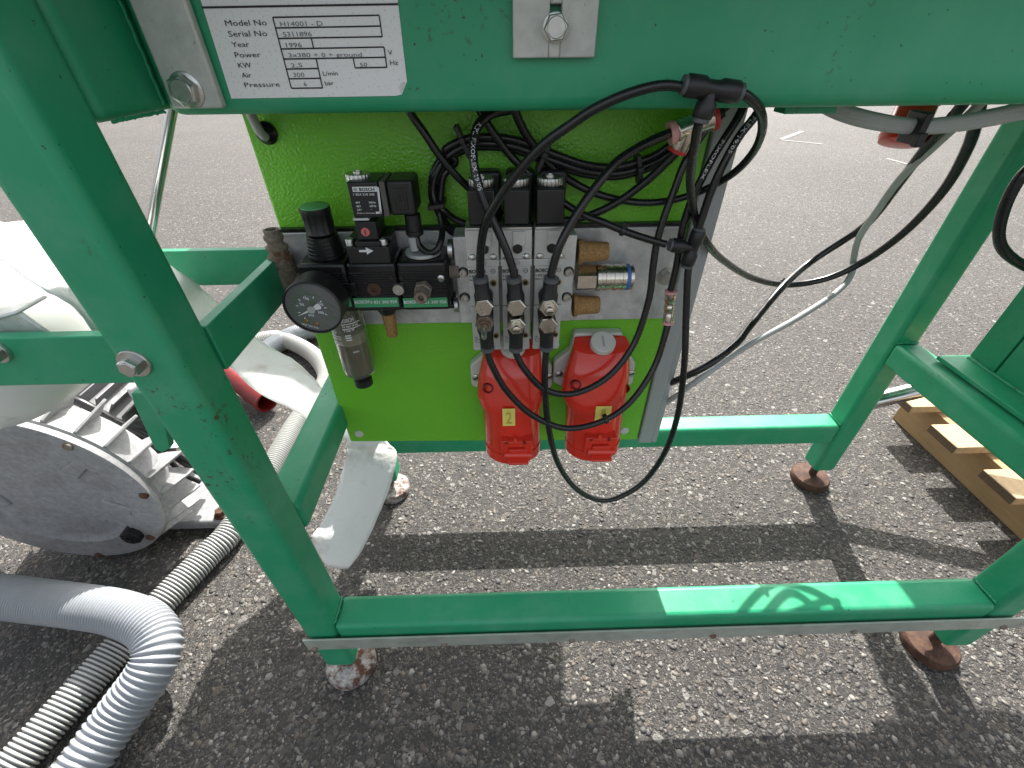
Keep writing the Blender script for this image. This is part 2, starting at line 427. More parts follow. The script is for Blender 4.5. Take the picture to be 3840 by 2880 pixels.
def asphalt():
    m, nt, b = nodes('asphalt')
    P0 = posn(nt)
    wn_ = nn(nt, 'ShaderNodeTexNoise', Scale=110.0, Detail=2.0); nt.links.new(P0, wn_.inputs['Vector'])
    ws = nn(nt, 'ShaderNodeVectorMath', operation='MULTIPLY_ADD'); nt.links.new(wn_.outputs['Color'], ws.inputs[0]); ws.inputs[1].default_value = (.004, .004, .0); nt.links.new(P0, ws.inputs[2])
    P = ws.outputs[0]
    def math_(op, x, y):
        n = nn(nt, 'ShaderNodeMath', operation=op)
        for i, v in enumerate((x, y)):
            if isinstance(v, (int, float)): n.inputs[i].default_value = v
            else: nt.links.new(v, n.inputs[i])
        return n.outputs[0]
    tar = mix(nt, noise(nt, 420, 5, .7).outputs['Fac'], (.036, .034, .032), (.094, .088, .081))
    def layer(sc, cut, e0, e1, stops):
        v = nn(nt, 'ShaderNodeTexVoronoi', Scale=sc); nt.links.new(P, v.inputs['Vector'])
        d = nn(nt, 'ShaderNodeTexVoronoi', Scale=sc); d.feature = 'DISTANCE_TO_EDGE'; nt.links.new(P, d.inputs['Vector'])
        s = nn(nt, 'ShaderNodeSeparateColor'); nt.links.new(v.outputs['Color'], s.inputs[0])
        col = ramp(nt, s.outputs[0], stops).outputs[0]
        edge = ramp(nt, d.outputs['Distance'], [(e0, (0, 0, 0)), (e1, (1, 1, 1))]).outputs[0]
        pick = ramp(nt, s.outputs[1], [(cut-.01, (0, 0, 0)), (cut+.01, (1, 1, 1))]).outputs[0]
        return col, math_('MULTIPLY', edge, pick)
    grey = [(0, (.045, .042, .039)), (.45, (.105, .098, .090)), (.75, (.17, .158, .142)), (.9, (.22, .206, .185)), (1, (.36, .34, .31))]
    brown = [(0, (.056, .054, .052)), (.4, (.11, .103, .097)), (.6, (.135, .122, .108)), (.75, (.17, .148, .122)), (.88, (.205, .195, .18)), (1, (.34, .325, .30))]
    c3, m3 = layer(330, .30, .06, .16, grey); c2, m2 = layer(165, .46, .07, .15, grey); c1, m1 = layer(92, .60, .08, .14, brown); c0, m0 = layer(58, .90, .12, .17, brown)
    c = mix(nt, m3, tar, c3); c = mix(nt, m2, c, c2); c = mix(nt, m1, c, c1); c = mix(nt, m0, c, c0)
    c = mix(nt, .35, c, mix(nt, noise(nt, 650, 3, .6).outputs['Fac'], (.55, .54, .52), (1.35, 1.33, 1.30)), 'MULTIPLY')
    big = ramp(nt, noise(nt, .9, 5).outputs['Fac'], [(.3, (.67, .67, .67)), (.7, (.84, .835, .825))]).outputs[0]
    c = mix(nt, 1.0, c, big, 'MULTIPLY')
    nt.links.new(c, b.inputs['Base Color'])
    b.inputs['Roughness'].default_value = .78; b.inputs['Specular IOR Level'].default_value = .35
    h = math_('ADD', math_('ADD', m2, m1), math_('ADD', m0, math_('MULTIPLY', m3, .5)))
    h = math_('ADD', h, math_('MULTIPLY', noise(nt, 150, 6, .7).outputs['Fac'], 2.2))
    bump(nt, b, h, .75, .0022)
asphalt()
def chipmat():
    m, nt, b = nodes('stone_chip')
    at = nt.nodes.new('ShaderNodeAttribute'); at.attribute_name = 'tone'
    r = ramp(nt, at.outputs['Fac'], [(0, (.04, .039, .037)), (.4, (.085, .081, .075)), (.6, (.11, .088, .066)), (.75, (.15, .14, .124)), (1, (.27, .255, .228))])
    c = mix(nt, noise(nt, 500, 3).outputs['Fac'], r.outputs[0], (.12, .11, .10), 'MIX')
    c = mix(nt, .3, r.outputs[0], c); nt.links.new(c, b.inputs['Base Color']); b.inputs['Roughness'].default_value = .7
chipmat()

# ------------------------------------------------------------------ ground
g = MB().quad((-60, -30, 0), (60, -30, 0), (60, 90, 0), (-60, 90, 0)).build('ground', 'asphalt'); g['kind'] = 'structure'
def chips(n):
    ico = np.array([(0, 0, 1), *[(math.cos(i*1.2566)*.9, math.sin(i*1.2566)*.9, .35) for i in range(5)], *[(math.cos(i*1.2566+.6)*.9, math.sin(i*1.2566+.6)*.9, -.4) for i in range(5)]])
    fc = [(0, 1+i, 1+(i+1) % 5) for i in range(5)]
    for i in range(5): fc += [(1+i, 6+i, 1+(i+1) % 5), (1+(i+1) % 5, 6+i, 6+(i+1) % 5)]
    fc = np.array(fc); nv = len(ico)
    y = .08+1.75*rng.random(n)**1.6; x = (rng.random(n)*2-1)*(.75+.85*y)
    sz = .0014+.0042*rng.random(n)**2.4
    vs = np.repeat(ico[None], n, 0)*(1+.75*(rng.random((n, nv, 3))-.5))
    sc = np.stack([sz*(.8+.7*rng.random(n)), sz*(.7+.5*rng.random(n)), sz*.24], 1)
    vs = vs*sc[:, None, :]
    a = rng.random(n)*6.283; ca, sa = np.cos(a)[:, None], np.sin(a)[:, None]
    X = vs[..., 0]*ca-vs[..., 1]*sa; Yv = vs[..., 0]*sa+vs[..., 1]*ca
    vs = np.stack([X+x[:, None], Yv+y[:, None], vs[..., 2]+(.0004*rng.random(n))[:, None]], 2).reshape(-1, 3)
    fs = (fc[None]+np.arange(n)[:, None, None]*nv).reshape(-1, 3)
    me = bpy.data.meshes.new('gravel_chips'); me.vertices.add(len(vs)); me.vertices.foreach_set('co', vs.ravel())
    me.loops.add(fs.size); me.loops.foreach_set('vertex_index', fs.ravel().astype(np.int32))
    me.polygons.add(len(fs)); me.polygons.foreach_set('loop_start', np.arange(0, fs.size, 3, dtype=np.int32)); 
    me.update(calc_edges=True)
    at = me.attributes.new('tone', 'FLOAT', 'POINT'); tone = rng.random(n)**1.5
    at.data.foreach_set('value', np.repeat(tone, nv).astype(np.float32))
    me.materials.append(M['stone_chip'])
    o = bpy.data.objects.new('gravel_chips', me); COL.objects.link(o); o['kind'] = 'stuff'
    tag(o, 'pale and dark stone chips bedded in the worn asphalt', 'gravel'); del o['category']; o['category'] = 'gravel'
chips(26000)

# ------------------------------------------------------------------ the green machine frame
XL0, XL1, XR0, XR1 = -.319, -.269, .757, .807
YF0, YF1, YB0, YB1 = .300, .350, .697, .747
fr = thing('machine_frame', 'green painted square tube machine stand with data plate, standing on round levelling feet', 'machine', (.244, .52, 0))
def part(mb, name, mat, parent=None, **kw): return mb.build(name, mat, parent or fr, **kw)
BV = dict(bevel=.0085, seg=5)
LEG = .060
for i, (x0, x1, y0, y1) in enumerate(((XL0, XL1, YF0, YF1), (XR0, XR1, YF0, YF1), (XL0, XL1, YB0, YB1), (XR0, XR1, YB0, YB1))):
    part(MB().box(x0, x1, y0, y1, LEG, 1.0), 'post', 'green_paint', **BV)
    cx, cy = (x0+x1)/2, (y0+y1)/2
    m = 'rust_zinc' if i in (0, 2) else 'rust'
    ft = part(MB().lathe((cx, cy, 0), (0, 0, 1), [(.040, .001), (.0435, .0025), (.0438, .010), (.0432, .017), (.0405, .0205), (.022, .0225), (.014, .026)], 40), 'foot', m,
              label='levelling foot with flaking zinc' if i in (0, 2) else 'brown rusted levelling foot')
    MB().lathe((cx, cy, 0), (0, 0, 1), [(.009, .024), (.009, LEG-.0005)], 16).build('spindle', m, ft)
# lower rails
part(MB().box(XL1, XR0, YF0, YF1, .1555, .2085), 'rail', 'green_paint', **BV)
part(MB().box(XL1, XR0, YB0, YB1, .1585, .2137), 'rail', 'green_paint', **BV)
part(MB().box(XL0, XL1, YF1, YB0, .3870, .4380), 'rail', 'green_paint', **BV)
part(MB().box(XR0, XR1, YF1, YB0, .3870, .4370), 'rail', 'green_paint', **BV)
# flat bar shelf on the left, which carries the tank
part(MB().box(XL1-.012, XL1, YF1+.0, .5405, .6545, .7025), 'shelf_bar', 'green_paint', bevel=.0012)
part(MB().box(-1.25, XL0, .330, .341, .6555, .7065), 'shelf_bar', 'green_paint', bevel=.0012)
part(MB().box(-1.25, XL1, .5415, .5525, .6545, .7010), 'shelf_bar', 'green_paint', bevel=.0012)
# gusset plate by the near left post
gz = [Y(p2(283, 850), .338), Y(p2(288, 872), .338), Y(p2(334, 970), .338), Y(p2(350, 978), .338), Y(p2(368, 968), .338), Y(p2(340, 850), .338)]
part(MB().prism(gz, (0, .008, 0)), 'gusset', 'green_paint', bevel=.001)
# upper frame: side rails run back from the posts, the long beam sits between them
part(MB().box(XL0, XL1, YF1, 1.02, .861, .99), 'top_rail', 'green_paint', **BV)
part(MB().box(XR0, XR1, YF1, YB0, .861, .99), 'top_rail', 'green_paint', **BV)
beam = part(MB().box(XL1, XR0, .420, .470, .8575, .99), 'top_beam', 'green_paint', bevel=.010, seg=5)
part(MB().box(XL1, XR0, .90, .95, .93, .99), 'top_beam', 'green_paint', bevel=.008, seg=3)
part(MB().box(XL0, XR1, .30, .985, .992, 1.10), 'unseen_machine_block', 'green_paint', bevel=.004)  # unseen upper machine mass, added for the shade it throws on the ground
part(MB().box(XR1-.030, XR1+.25, .62, 1.09, .93, .9905), 'unseen_machine_block', 'green_paint', bevel=.004)  # unseen block, placed to cut off the sun patch on the front rail
part(MB().prism([(-.265, 1.325, .995), (-.395, 1.132, .995), (-.52, .945, .995), (-.50, .91, .995), (-.322, .91, .995), (-.322, .987, .995), (.28, .987, .995), (.288, 1.325, .995)], (0, 0, .09)), 'unseen_shadow_slab', 'green_paint', bevel=.003)  # unseen slab, outline shaped to throw the slanting shadow edge at left
# weld seams
def weld(a, b, r=.0022, n=40):
    a, b = V3(a), V3(b)
    pts = [a+(b-a)*t/n+rng.normal(0, .00025, 3) for t in range(n+1)]
    part(MB().sweep(pts, [r*(.88+.24*rng.random()) for _ in pts], 7), 'weld_seam', 'green_paint')
weld((XL1+.001, YF0+.006, .209), (XL1+.001, YF1-.004, .209)); weld((XR0-.001, YF0+.006, .209), (XR0-.001, YF1-.004, .209))
weld((XR0-.001, YB0+.006, .214), (XR0-.001, YB1-.004, .214)); weld((XL1+.0004, .4204, .866), (XL1+.0004, .4204, .985), .0012)
weld((XL1-.001, .36, .8612), (XL1-.001, .42, .8612), .0012)
weld((XR0+.006, YB0-.001, .4375), (XR1-.006, YB0-.001, .4375)); weld((XL1-.006, YF1+.002, .4385), (XL0+.006, YF1+.002, .4385))
# galvanised edge strip with screws along the front lower rail
za, zb = Y(p2(700, 1376), .294), Y(p2(650, 1376), .294)
sx0 = Y(p2(650, 1380), .294)[0]
strip = part(MB().box(sx0, XR1+.02, .2935, .2962, .1475, .1815), 'edge_strip', 'strip_metal', bevel=.0006)
for px, py in ((675, 1392), (958, 1385), (1236, 1377), (1545, 1365), (1850, 1358), (2180, 1345)):
    c = Y(p2(px, py), .2935)
    MB().lathe((c[0], .2935, .1545), (0, -1, 0), [(.0052, 0), (.0052, .0012), (.0036, .0034), (.001, .004)], 14).build('screw', 'rust_steel', strip)
# bolt through the near left post
def bolt(P, ax, rw, rh, name='bolt', mat='zinc_bolt', rot=.3, th=.004, hh=.010, parent=None):
    mb = MB().lathe(P, ax, [(rw, 0), (rw, th*.8), (rw*.96, th)], 28).hexa(P, ax, rh, th, th+hh, rot=rot)
    mb.lathe(P, ax, [(rh*.76, th+hh), (rh*.70, th+hh+.0006)], 20)
    return part(mb, name, mat, parent)
bolt(Y(p2(293, 783), .300), (0, -1, 0), .0126, .0082, hh=.0075, th=.003)
bolt(Y(p2(-4, 757), .330), (0, -1, 0), .0110, .0085, hh=.008)
# ruled flat bars bolted to the beam
a, b = Y(p2(286, 0), .412), Y(p2(375, 235), .412); c = Y(p2(483, 235), .412)
bl = part(MB().box(b[0], c[0], .411, .4195, b[2], .975), 'flat_bar', 'alu_bar', bevel=.0018, label='galvanised flat bar, left end of the beam')
bolt(Y(p2(405, 195), .411), (0, -1, 0), .0122, .0104, parent=bl, th=.0015, hh=.0075)
a, b = Y(p2(1108, 126), .412), Y(p2(1284, 126), .412)
zc = Y(p2(1199, 60), .412); sl = Y(p2(1199, 24), .412)
mb = MB(); sw = .0042
mb.box(a[0], zc[0]-sw, .411, .4195, a[2], .975); mb.box(zc[0]+sw, b[0], .411, .4195, a[2], .975)
mb.box(zc[0]-sw, zc[0]+sw, .411, .4195, a[2], zc[2]-.003); mb.box(zc[0]-sw, zc[0]+sw, .411, .4195, sl[2]+.004, .975)
bl = part(mb, 'slotted_plate', 'alu_bar', bevel=.0009, label='galvanised plate with a slot and hex bolt')
bolt(zc+V3((0, -.001, 0)), (0, -1, 0), .0092, .0088, parent=bl, rot=.1, th=.001, hh=.0075)

# data plate sticker, with its print
yS = .4192
st = [Y(p2(435, 0), yS)+V3((0, 0, .02)), Y(p2(500, 213), yS), Y(p2(855, 207), yS), Y(p2(868, 204), yS), Y(p2(879, 176), yS), Y(p2(860, 0), yS)+V3((0, 0, .02))]
st = [V3((p[0], yS, p[2])) for p in st]
stk = part(MB().prism(st, (0, .0006, 0)), 'data_plate', 'sticker', label='white data plate with black print')
mb = MB().prism([V3((p[0], yS-.0004, p[2])) for p in (Y(r2(1758, 715), yS), Y(r2(1775, 768), yS), Y(r2(1800, 735), yS), Y(r2(1812, 678), yS), Y(r2(1785, 690), yS))], (0, .0003, 0))
mb.build('torn_corner', 'alu_plate', stk)
yI = yS-.0005
mb = MB()
def T(s, x0, y0, x1, y1, px_h, yy=yI, rf_=r2, mi=0, target=None):
    A, B = Y(rf_(x0, y0), yy), Y(rf_(x1, y1), yy)
    sc = {r2: .4521, r3: .5547, r4: .4822, r6: .4219, rg: .1808}[rf_]
    up = Y((rf_(x0, y0)[0], rf_(x0, y0)[1]-px_h*sc), yy)
    h = abs(up[2]-A[2])
    (target or mb).text(s, A, B, h, mi=mi, bold=0.0 if rf_ is r2 else (.022 if rf_ is rg else .012))
for s, x0, y0, x1, y1, h in (('Model No', 325, 215, 668, 210, 48), ('Serial No', 352, 305, 672, 300, 48), ('Year', 378, 392, 524, 388, 45), ('Power', 405, 478, 618, 474, 44),
                             ('KW', 432, 563, 540, 560, 42), ('Air', 461, 646, 541, 643, 42), ('Pressure', 484, 724, 775, 718, 40),
                             ('V', 1672, 457, 1708, 456, 42), ('Hz', 1690, 541, 1755, 539, 40), ('L/min', 1133, 628, 1256, 625, 36), ('bar', 1150, 708, 1222, 706, 36)):
    T(s, x0, y0, x1, y1, h)
def L(x0, y0, x1, y1, w=.0009):
    mb.bar(Y(r2(x0, y0), yI), Y(r2(x1, y1), yI), w, (0, 0, 1) if abs(x1-x0) > abs(y1-y0) else (1, 0, 0))
L(125, 62, 1753, 34, .0012)
L(713, 144, 1596, 126); L(742, 232, 1606, 216); L(763, 319, 1622, 304); L(786, 406, 1636, 390); L(808, 490, 1646, 475); L(828, 573, 1088, 568); L(849, 654, 1107, 649); L(868, 732, 1127, 729)
L(713, 144, 868, 732); L(1596, 126, 1622, 304); L(1034, 318, 1052, 400); L(1636, 390, 1660, 558); L(1382, 484, 1397, 563); L(1397, 563, 1660, 558); L(1074, 490, 1127, 729)
mb.build('lettering', 'ink_black', stk)
mb = MB()
for s, x0, y0, x1, y1, h in (('H14001 - D', 780, 219, 1130, 214, 40), ('5311896', 803, 305, 1040, 301, 40), ('1996', 828, 395, 958, 392, 40), ('3x380 + 0 + ground', 848, 475, 1455, 470, 36),
                             ('2,5', 868, 560, 962, 557, 34), ('300', 888, 640, 980, 637, 36), ('6', 975, 715, 1000, 714, 34), ('50', 1440, 555, 1500, 552, 34)):
    T(s, x0, y0, x1, y1, h)
mb.build('lettering', 'ink_grey', stk)

# bracket columns on the right lower rail
bzt = .4485
mb = MB(); cA = Q(rp(460, 518), 2, bzt); cB = Q(rp(428, 592), 2, bzt)
part(MB().box(cB[0], cB[0]+.16, .34, cA[1], .4405, bzt), 'base_plate', 'green_paint', bevel=.001)
xc = Q(rp(470, 520), 2, bzt)[0]+.012
s0 = Q(rp(712, 648), 0, xc)
part(MB().box(xc, xc+.06, s0[1]+.002, cA[1]-.008, bzt, .86), 'bracket_column', 'green_paint', bevel=.001)
part(MB().box(xc-.001, xc+.06, .37, s0[1]-.002, bzt, .86), 'bracket_column', 'green_paint', bevel=.001)
weld((xc-.002, .38, bzt+.001), (xc-.002, cA[1]-.01, bzt+.001), .0032, 40)
# strut rod
part(MB().cyl(Y(p2(330, 474), .5475), Y(p2(371, 240), .5475)-Y(p2(330, 474), .5475), .0052, -.04, .25, 16), 'strut_rod', 'steel')
# bracket tab under the beam on the right
a, b = Y(p2(1690, 236), .455), Y(p2(1797, 244), .455)
part(MB().box(a[0], b[0], .45, .47, b[2], .8575), 'bracket_tab', 'green_paint', bevel=.001)
# ------------------------------------------------------------------ control cabinet
YP = .550
cab = thing('control_cabinet', 'lime green control cabinet hung under the long beam, with textured door', 'cabinet', (0, YP, .345))
BLp, BRp = Y(p2(757, 955), YP), Y(p2(1377, 951), YP); top = .90
TRx = Y(p2(1535, 300), YP)[0]
def off(p, dx=0, dz=0): return V3((p[0]+dx, p[1], p[2]+dz))
pl = MB().prism([BLp, BRp, V3((BRp[0], YP, top)), V3((BLp[0], YP, top))], (0, .022, 0)).build('door', 'lime_paint', cab, bevel=.003, seg=3)
MB().box(BLp[0]+.02, .15, YP+.0225, .70, BLp[2]+.006, .86).build('body', 'lime_paint', cab, bevel=.003)
TB = Y(p2(1420, 957), YP); xm = Y(p2(1408, 945), YP)[0]
MB().box(BRp[0]+.001, xm, YP-.004, YP+.03, TB[2]+.004, .853).build('hinge_profile', 'trim_grey', cab, bevel=.0025, seg=3)
MB().box(xm+.0012, TB[0], YP+.004, YP+.03, TB[2]-.003, .853).build('hinge_profile', 'trim_grey', cab, bevel=.0025, seg=3)
for px, py in ((776, 937), (1349, 930)):
    P = Y(p2(px, py), YP); MB().lathe(P, (0, -1, 0), [(.0074, 0), (.0070, .0016), (.005, .0024)], 24).build('blanking_plug', 'white_plastic', cab)
P = Y(r2(660, 1105), YP-.002)
MB().lathe(P+V3((0, .002, 0)), (0, -1, 0), [(.0115, 0), (.0112, .003), (.0070, .007), (.0064, .008)], 24).build('grommet', 'black_rubber', cab)
gc = MB().sweep(spline([P+V3((0, .01, -.004)), P+V3((0, -.012, .002)), P+V3((-.004, -.014, .03)), P+V3((-.006, -.012, .09)), P+V3((-.006, -.010, .2))]), .0048, 12).build('grey_lead', 'cable_grey')
tag(gc, 'short grey cable entering the rubber grommet at the top left of the lime door', 'cable')
# mounting plate
a, b = Y(p2(597, 494), .5385), Y(p2(1487, 489), .5385); c, d = Y(p2(1450, 688), .5385), Y(p2(650, 696), .5385)
x0m, x1m, z0m, z1m = a[0], b[0]-.004, c[2], b[2]
MB().box(x0m, x1m, .5385, .5488, z0m, z1m).build('mounting_plate', 'alu_plate', cab, bevel=.0012)
MB().box(x0m, x1m, .5385+.002, .5488, z1m+.0004, z1m+.004).build('plate_edge', 'black_anodised', cab)
P = Y(p2(1438, 597), .5385); bb = MB().lathe(P, (0, -1, 0), [(.0125, 0), (.0120, .0015)], 24).hexa(P, (0, -1, 0), .0088, .0015, .008, rot=.4).build('bolt', 'zinc_bolt', cab)

# ------------------------------------------------------------------ air service unit (black modules, gauge, bowl, solenoid)
YB_, YW = .485, .5380
frl = thing('air_service_unit', 'black compressed air service unit with gauge, green capped knob and clear bowl', 'air unit', Y(r3(700, 1000), .51))
X0, X1, X2, X3 = (Y(r3(x, 738), YB_)[0] for x in (185, 525, 868, 1215))
ZT, ZB = Y(r3(525, 738), YB_)[2], Y(r3(700, 1062), YB_)[2]
zr0, zr1 = Y(r3(525, 795), YB_)[2], Y(r3(560, 962), YB_)[2]
for i, (xa, xb) in enumerate(((X0, X1), (X1, X2), (X2, X3))):
    mb = MB().box(xa+.0006, xb-.0006, YB_, YW, ZB, ZT)
    bd = mb.build('module', 'black_anodised', frl, bevel=.004, seg=3)
    mb = MB(); n = 10
    for k in range(n):
        z = zr1+(zr0-zr1)*(k+.5)/n; mb.box(xa+.002, xb-.002, YB_-.0011, YB_+.001, z-.0009, z+.0009)
    mb.build('cooling_rib', 'black_anodised', bd, bevel=.0003, seg=1)
def green_strip(x0, x1, txt, tx0, tx1):
    A, B = Y(r3(x0, 972), YB_-.001), Y(r3(x1, 1028), YB_-.001)
    s = MB().box(Y(r3(x0, 1000), YB_)[0], Y(r3(x1, 1000), YB_)[0], YB_-.0010, YB_-.0001, B[2], A[2]).build('label_strip', 'label_green', frl)
    m = MB()
    for t, u0, u1 in txt: T(t, u0, 1008, u1, 1004, 20, YB_-.0013, r3, target=m)
    if m.v: m.build('lettering', 'ink_white', s)
green_strip(470, 572, [('BOSCH 0 821 300 900', 380, 565)][:0] or [('0', 543, 560)], 0, 0)
green_strip(592, 893, [('BOSCH', 597, 695), ('0 821 300 929', 703, 882)], 0, 0)
green_strip(925, 1224, [('BOSCH', 930, 1020), ('0 821 300 926', 1030, 1217)], 0, 0)
for px, py in ((560, 912), (892, 910)):
    P = Y(r3(px, py), YB_-.0012); r = msize(.5547*40, P)
    e = MB().box(P[0]-r*1.1, P[0]+r*1.1, YB_-.0018, YB_+.001, P[2]-r*1.1, P[2]+r*1.1).build('plug_plate', 'black_anodised', frl, bevel=.0008)
    mb = MB().lathe((P[0], YB_-.0018, P[2]), (0, -1, 0), [(r*.95, 0), (r*.92, .002), (r*.45, .002), (r*.42, .0004)], 24); mb.build('socket_plug', 'zinc_bolt' if px > 800 else 'black_anodised', e)
P = Y(r3(727, 912), YB_-.001); r = msize(.5547*48, P)
MB().lathe((P[0], YB_, P[2]), (0, -1, 0), [(r, 0), (r, .002), (r*.85, .003), (r*.4, .0026), (r*.36, .001)], 28).build('port_plug', 'rust', frl)
P = Y(r3(1178, 836), YB_-.001); r = msize(.5547*24, P)
MB().lathe((P[0], YB_, P[2]), (0, -1, 0), [(r, 0), (r, .002), (r*.5, .003), (r*.4, .001)], 20).build('screw', 'zinc_bolt', frl)
for px in (505, 570, 842, 912):
    P = Y(r3(px, 830), YB_); r = msize(.5547*16, P)
    MB().lathe((P[0], YB_-.0004, P[2]), (0, -1, 0), [(r*1.1, 0), (r, .0014), (r*.6, .0014)], 16).build('pin_hole', 'black_rubber', frl)
P = Y(r3(1040, 975), .458); r = msize(.5547*48, P)
e = MB().hexa((P[0], YB_, P[2]), (0, -1, 0), r*1.35, 0, .010, rot=.2).build('test_nipple', 'rust_steel', frl)
MB().lathe((P[0], YB_, P[2]), (0, -1, 0), [(r*.95, .009), (r, .013), (r, .024), (r*.9, .026), (r*.45, .026), (r*.40, .020)], 24).build('nipple_tip', 'rust_steel', e)
# arrow block and solenoid pilot
yA = .484
mb = MB(); a, b = Y(r3(535, 628), yA), Y(r3(838, 715), yA); zt = Y(r3(600, 590), yA)[2]; xi0, xi1 = Y(r3(597, 600), yA)[0], Y(r3(762, 600), yA)[0]
mb.box(a[0], b[0], yA, .53, ZT+.0002, a[2]); mb.box(xi0, xi1, yA, .53, a[2], zt); mb.box(a[0], b[0], yA+.016, .53, a[2], zt)
e = mb.build('valve_head', 'black_plastic', frl, bevel=.001)
P0, P1 = Y(r3(625, 652), yA-.0004), Y(r3(722, 652), yA-.0004); hz = .0018
mb = MB().quad(P0+V3((0, 0, -hz*.7)), V3((P0[0]*.5+P1[0]*.5, P0[1], P0[2]-hz*.7)), V3((P0[0]*.5+P1[0]*.5, P0[1], P0[2]+hz*.7)), P0+V3((0, 0, hz*.7)))
xm_ = P0[0]*.5+P1[0]*.5
mb.add([(xm_, P0[1], P0[2]-.0042), (P1[0], P0[1], P0[2]), (xm_, P0[1], P0[2]+.0042)], [(0, 1, 2)]); mb.build('flow_arrow', 'ink_white', e)
for px in (565, 792):
    P = Y(r3(px, 615), .492); r = msize(.5547*28, P)
    MB().lathe((P[0], .4925, P[2]), (0, 0, 1), [(r, -.003), (r, .0072), (r*.9, .008), (r*.5, .008), (r*.45, .005)], 20).build('cap_screw', 'zinc_bolt', e)
e = MB().pxbox(r3(590, 455), r3(757, 575), .488, .528).build('pilot_block', 'black_plastic', frl, bevel=.001)
P = Y(r3(669, 522), .488); r = msize(.5547*29, P)
d_ = MB().lathe(P, (0, -1, 0), [(r, -.001), (r, .001), (r*.9, .0016)], 24).build('override_button', 'pink_disc', e)
MB().box(P[0]-r*.12, P[0]+r*.12, P[1]-.0021, P[1]-.0014, P[2]-r*.6, P[2]+r*.6).build('slot', 'dark_red', d_)
MB().pxbox(r3(582, 432), r3(692, 444), .4865, .50).build('shim', 'white_plastic', frl)
e = MB().pxbox(r3(537, 187), r3(790, 425), .486, .530).build('solenoid_coil', 'black_plastic', frl, bevel=.0015, seg=3)
yL = .4855
A, B, C, D = (Y(r3(*q), yL) for q in ((577, 218), (746, 215), (748, 250), (583, 252)))
lb = MB().quad(D, C, B, A).bar(Y(r3(751, 220), yL), Y(r3(772, 395), yL), .0022, (1, 0, 0)).bar(Y(r3(738, 393), yL), Y(r3(776, 391), yL), .0022, (0, 0, 1)).build('label_frame', 'ink_white', e)
mb = MB(); T('BOSCH', 627, 245, 730, 244, 20, yL-.0002, r3)
P = Y(r3(598, 236), yL-.0002); r = msize(.5547*11, P)
mb.lathe(P, (0, -1, 0), [(r, 0), (r*.8, 0)], 20, caps=False); mb.bar(P+V3((-r*.35, 0, -r*.5)), P+V3((-r*.35, 0, r*.5)), r*.22, (1, 0, 0)); mb.bar(P+V3((r*.35, 0, -r*.5)), P+V3((r*.35, 0, r*.5)), r*.22, (1, 0, 0)); mb.bar(P+V3((-r*.4, 0, 0)), P+V3((r*.4, 0, 0)), r*.22, (0, 0, 1))
mb.build('lettering', 'ink_black', lb)
mb = MB()
for s, x0, y0, x1, h in (('1 824 210 243', 588, 277, 730, 15), ('48V', 602, 331, 634, 13), ('50Hz', 692, 330, 738, 13), ('48V', 607, 356, 639, 13), ('60Hz', 697, 354, 742, 13), ('24V', 612, 380, 644, 13), ('-', 704, 374, 712, 13), ('Made in Germany', 613, 399, 732, 8)):
    T(s, x0, y0, x1, y0-1, h, yL-.0002, r3)
mb.build('lettering', 'ink_white', e)
MB().pxbox(r3(790.5, 183), r3(799, 418), .4862, .5295).build('gasket', 'gasket_grey', frl)
e = MB().pxbox(r3(799, 178), r3(1012, 412), .487, .530).build('connector_plug', 'black_plastic', frl, bevel=.003, seg=3)
MB().pxbox(r3(852, 228), r3(962, 375), .4862, .49).build('grip_pad', 'black_rubber', e, bevel=.0006)
mb = MB(); T('B', 893, 320, 930, 320, 50, .4860, r3); mb.build('lettering', 'black_anodised', e)
P = Y(r3(985, 412), .508); Pb = Y(r3(1000, 545), .508); r = msize(.5547*58, P)
MB().lathe((P[0], .508, P[2]), (0, 0, 1), [(r*.8, -(P[2]-Pb[2])), (r*1.05, -(P[2]-Pb[2])+.002), (r*1.05, -(P[2]-Pb[2])*.72), (r*.93, -(P[2]-Pb[2])*.7), (r*.93, .002)], 24).build('cable_gland', 'black_plastic', e)
def knurl_nut(parent, P, r, h, name='coil_nut', n=48):
    mb = MB(); ring = []
    for hh, rr in ((0, .96), (.001, 1), (h-.001, 1), (h, .96)):
        ring.append([P+V3((math.cos(t)*r*rr*(1-.055*(k % 2)), math.sin(t)*r*rr*(1-.055*(k % 2)), hh)) for k in range(n) for t in [2*math.pi*k/n]])
    mb.loft(ring, smooth=False); mb.lathe(P, (0, 0, 1), [(r*.38, h), (r*.36, h+.0022), (r*.22, h+.0022), (r*.2, h+.0008)], 24)
    return mb.build(name, 'zinc_bolt', parent)
P = Y(r3(625, 175), .508); knurl_nut(frl, V3((P[0], .508, P[2]-.001)), msize(.5547*83, P), .0085)
# regulator knob
P = Y(r3(322, 352), .512); Pb = Y(r3(362, 560), .495); r = msize(.5547*100, P); zb_ = Pb[2]
mb = MB(); n = 56; rings = []
for t in (0, .04, .12, .78, .82, 1):
    z = zb_+(P[2]-zb_)*t; rib = .05 if .1 < t < .8 else .0
    rr = r*(.95 if t == 0 else 1.0)*(.97 if .1 < t < .8 else 1)
    rings.append([V3((P[0]+rr*math.cos(a)*(1-rib*(1 if k % 4 < 2 else 0)), .512+rr*math.sin(a)*(1-rib*(1 if k % 4 < 2 else 0)), z)) for k in range(n) for a in [2*math.pi*k/n]])
e = mb.loft(rings).build('pressure_knob', 'black_plastic', frl)
MB().lathe((P[0], .512, P[2]), (0, 0, 1), [(r*.93, -.001), (r*.93, .0012), (r*.88, .0018)], 36).build('knob_cap', 'green_cap', e)
zc0 = ZT
mb = MB(); k = 0; prof = []
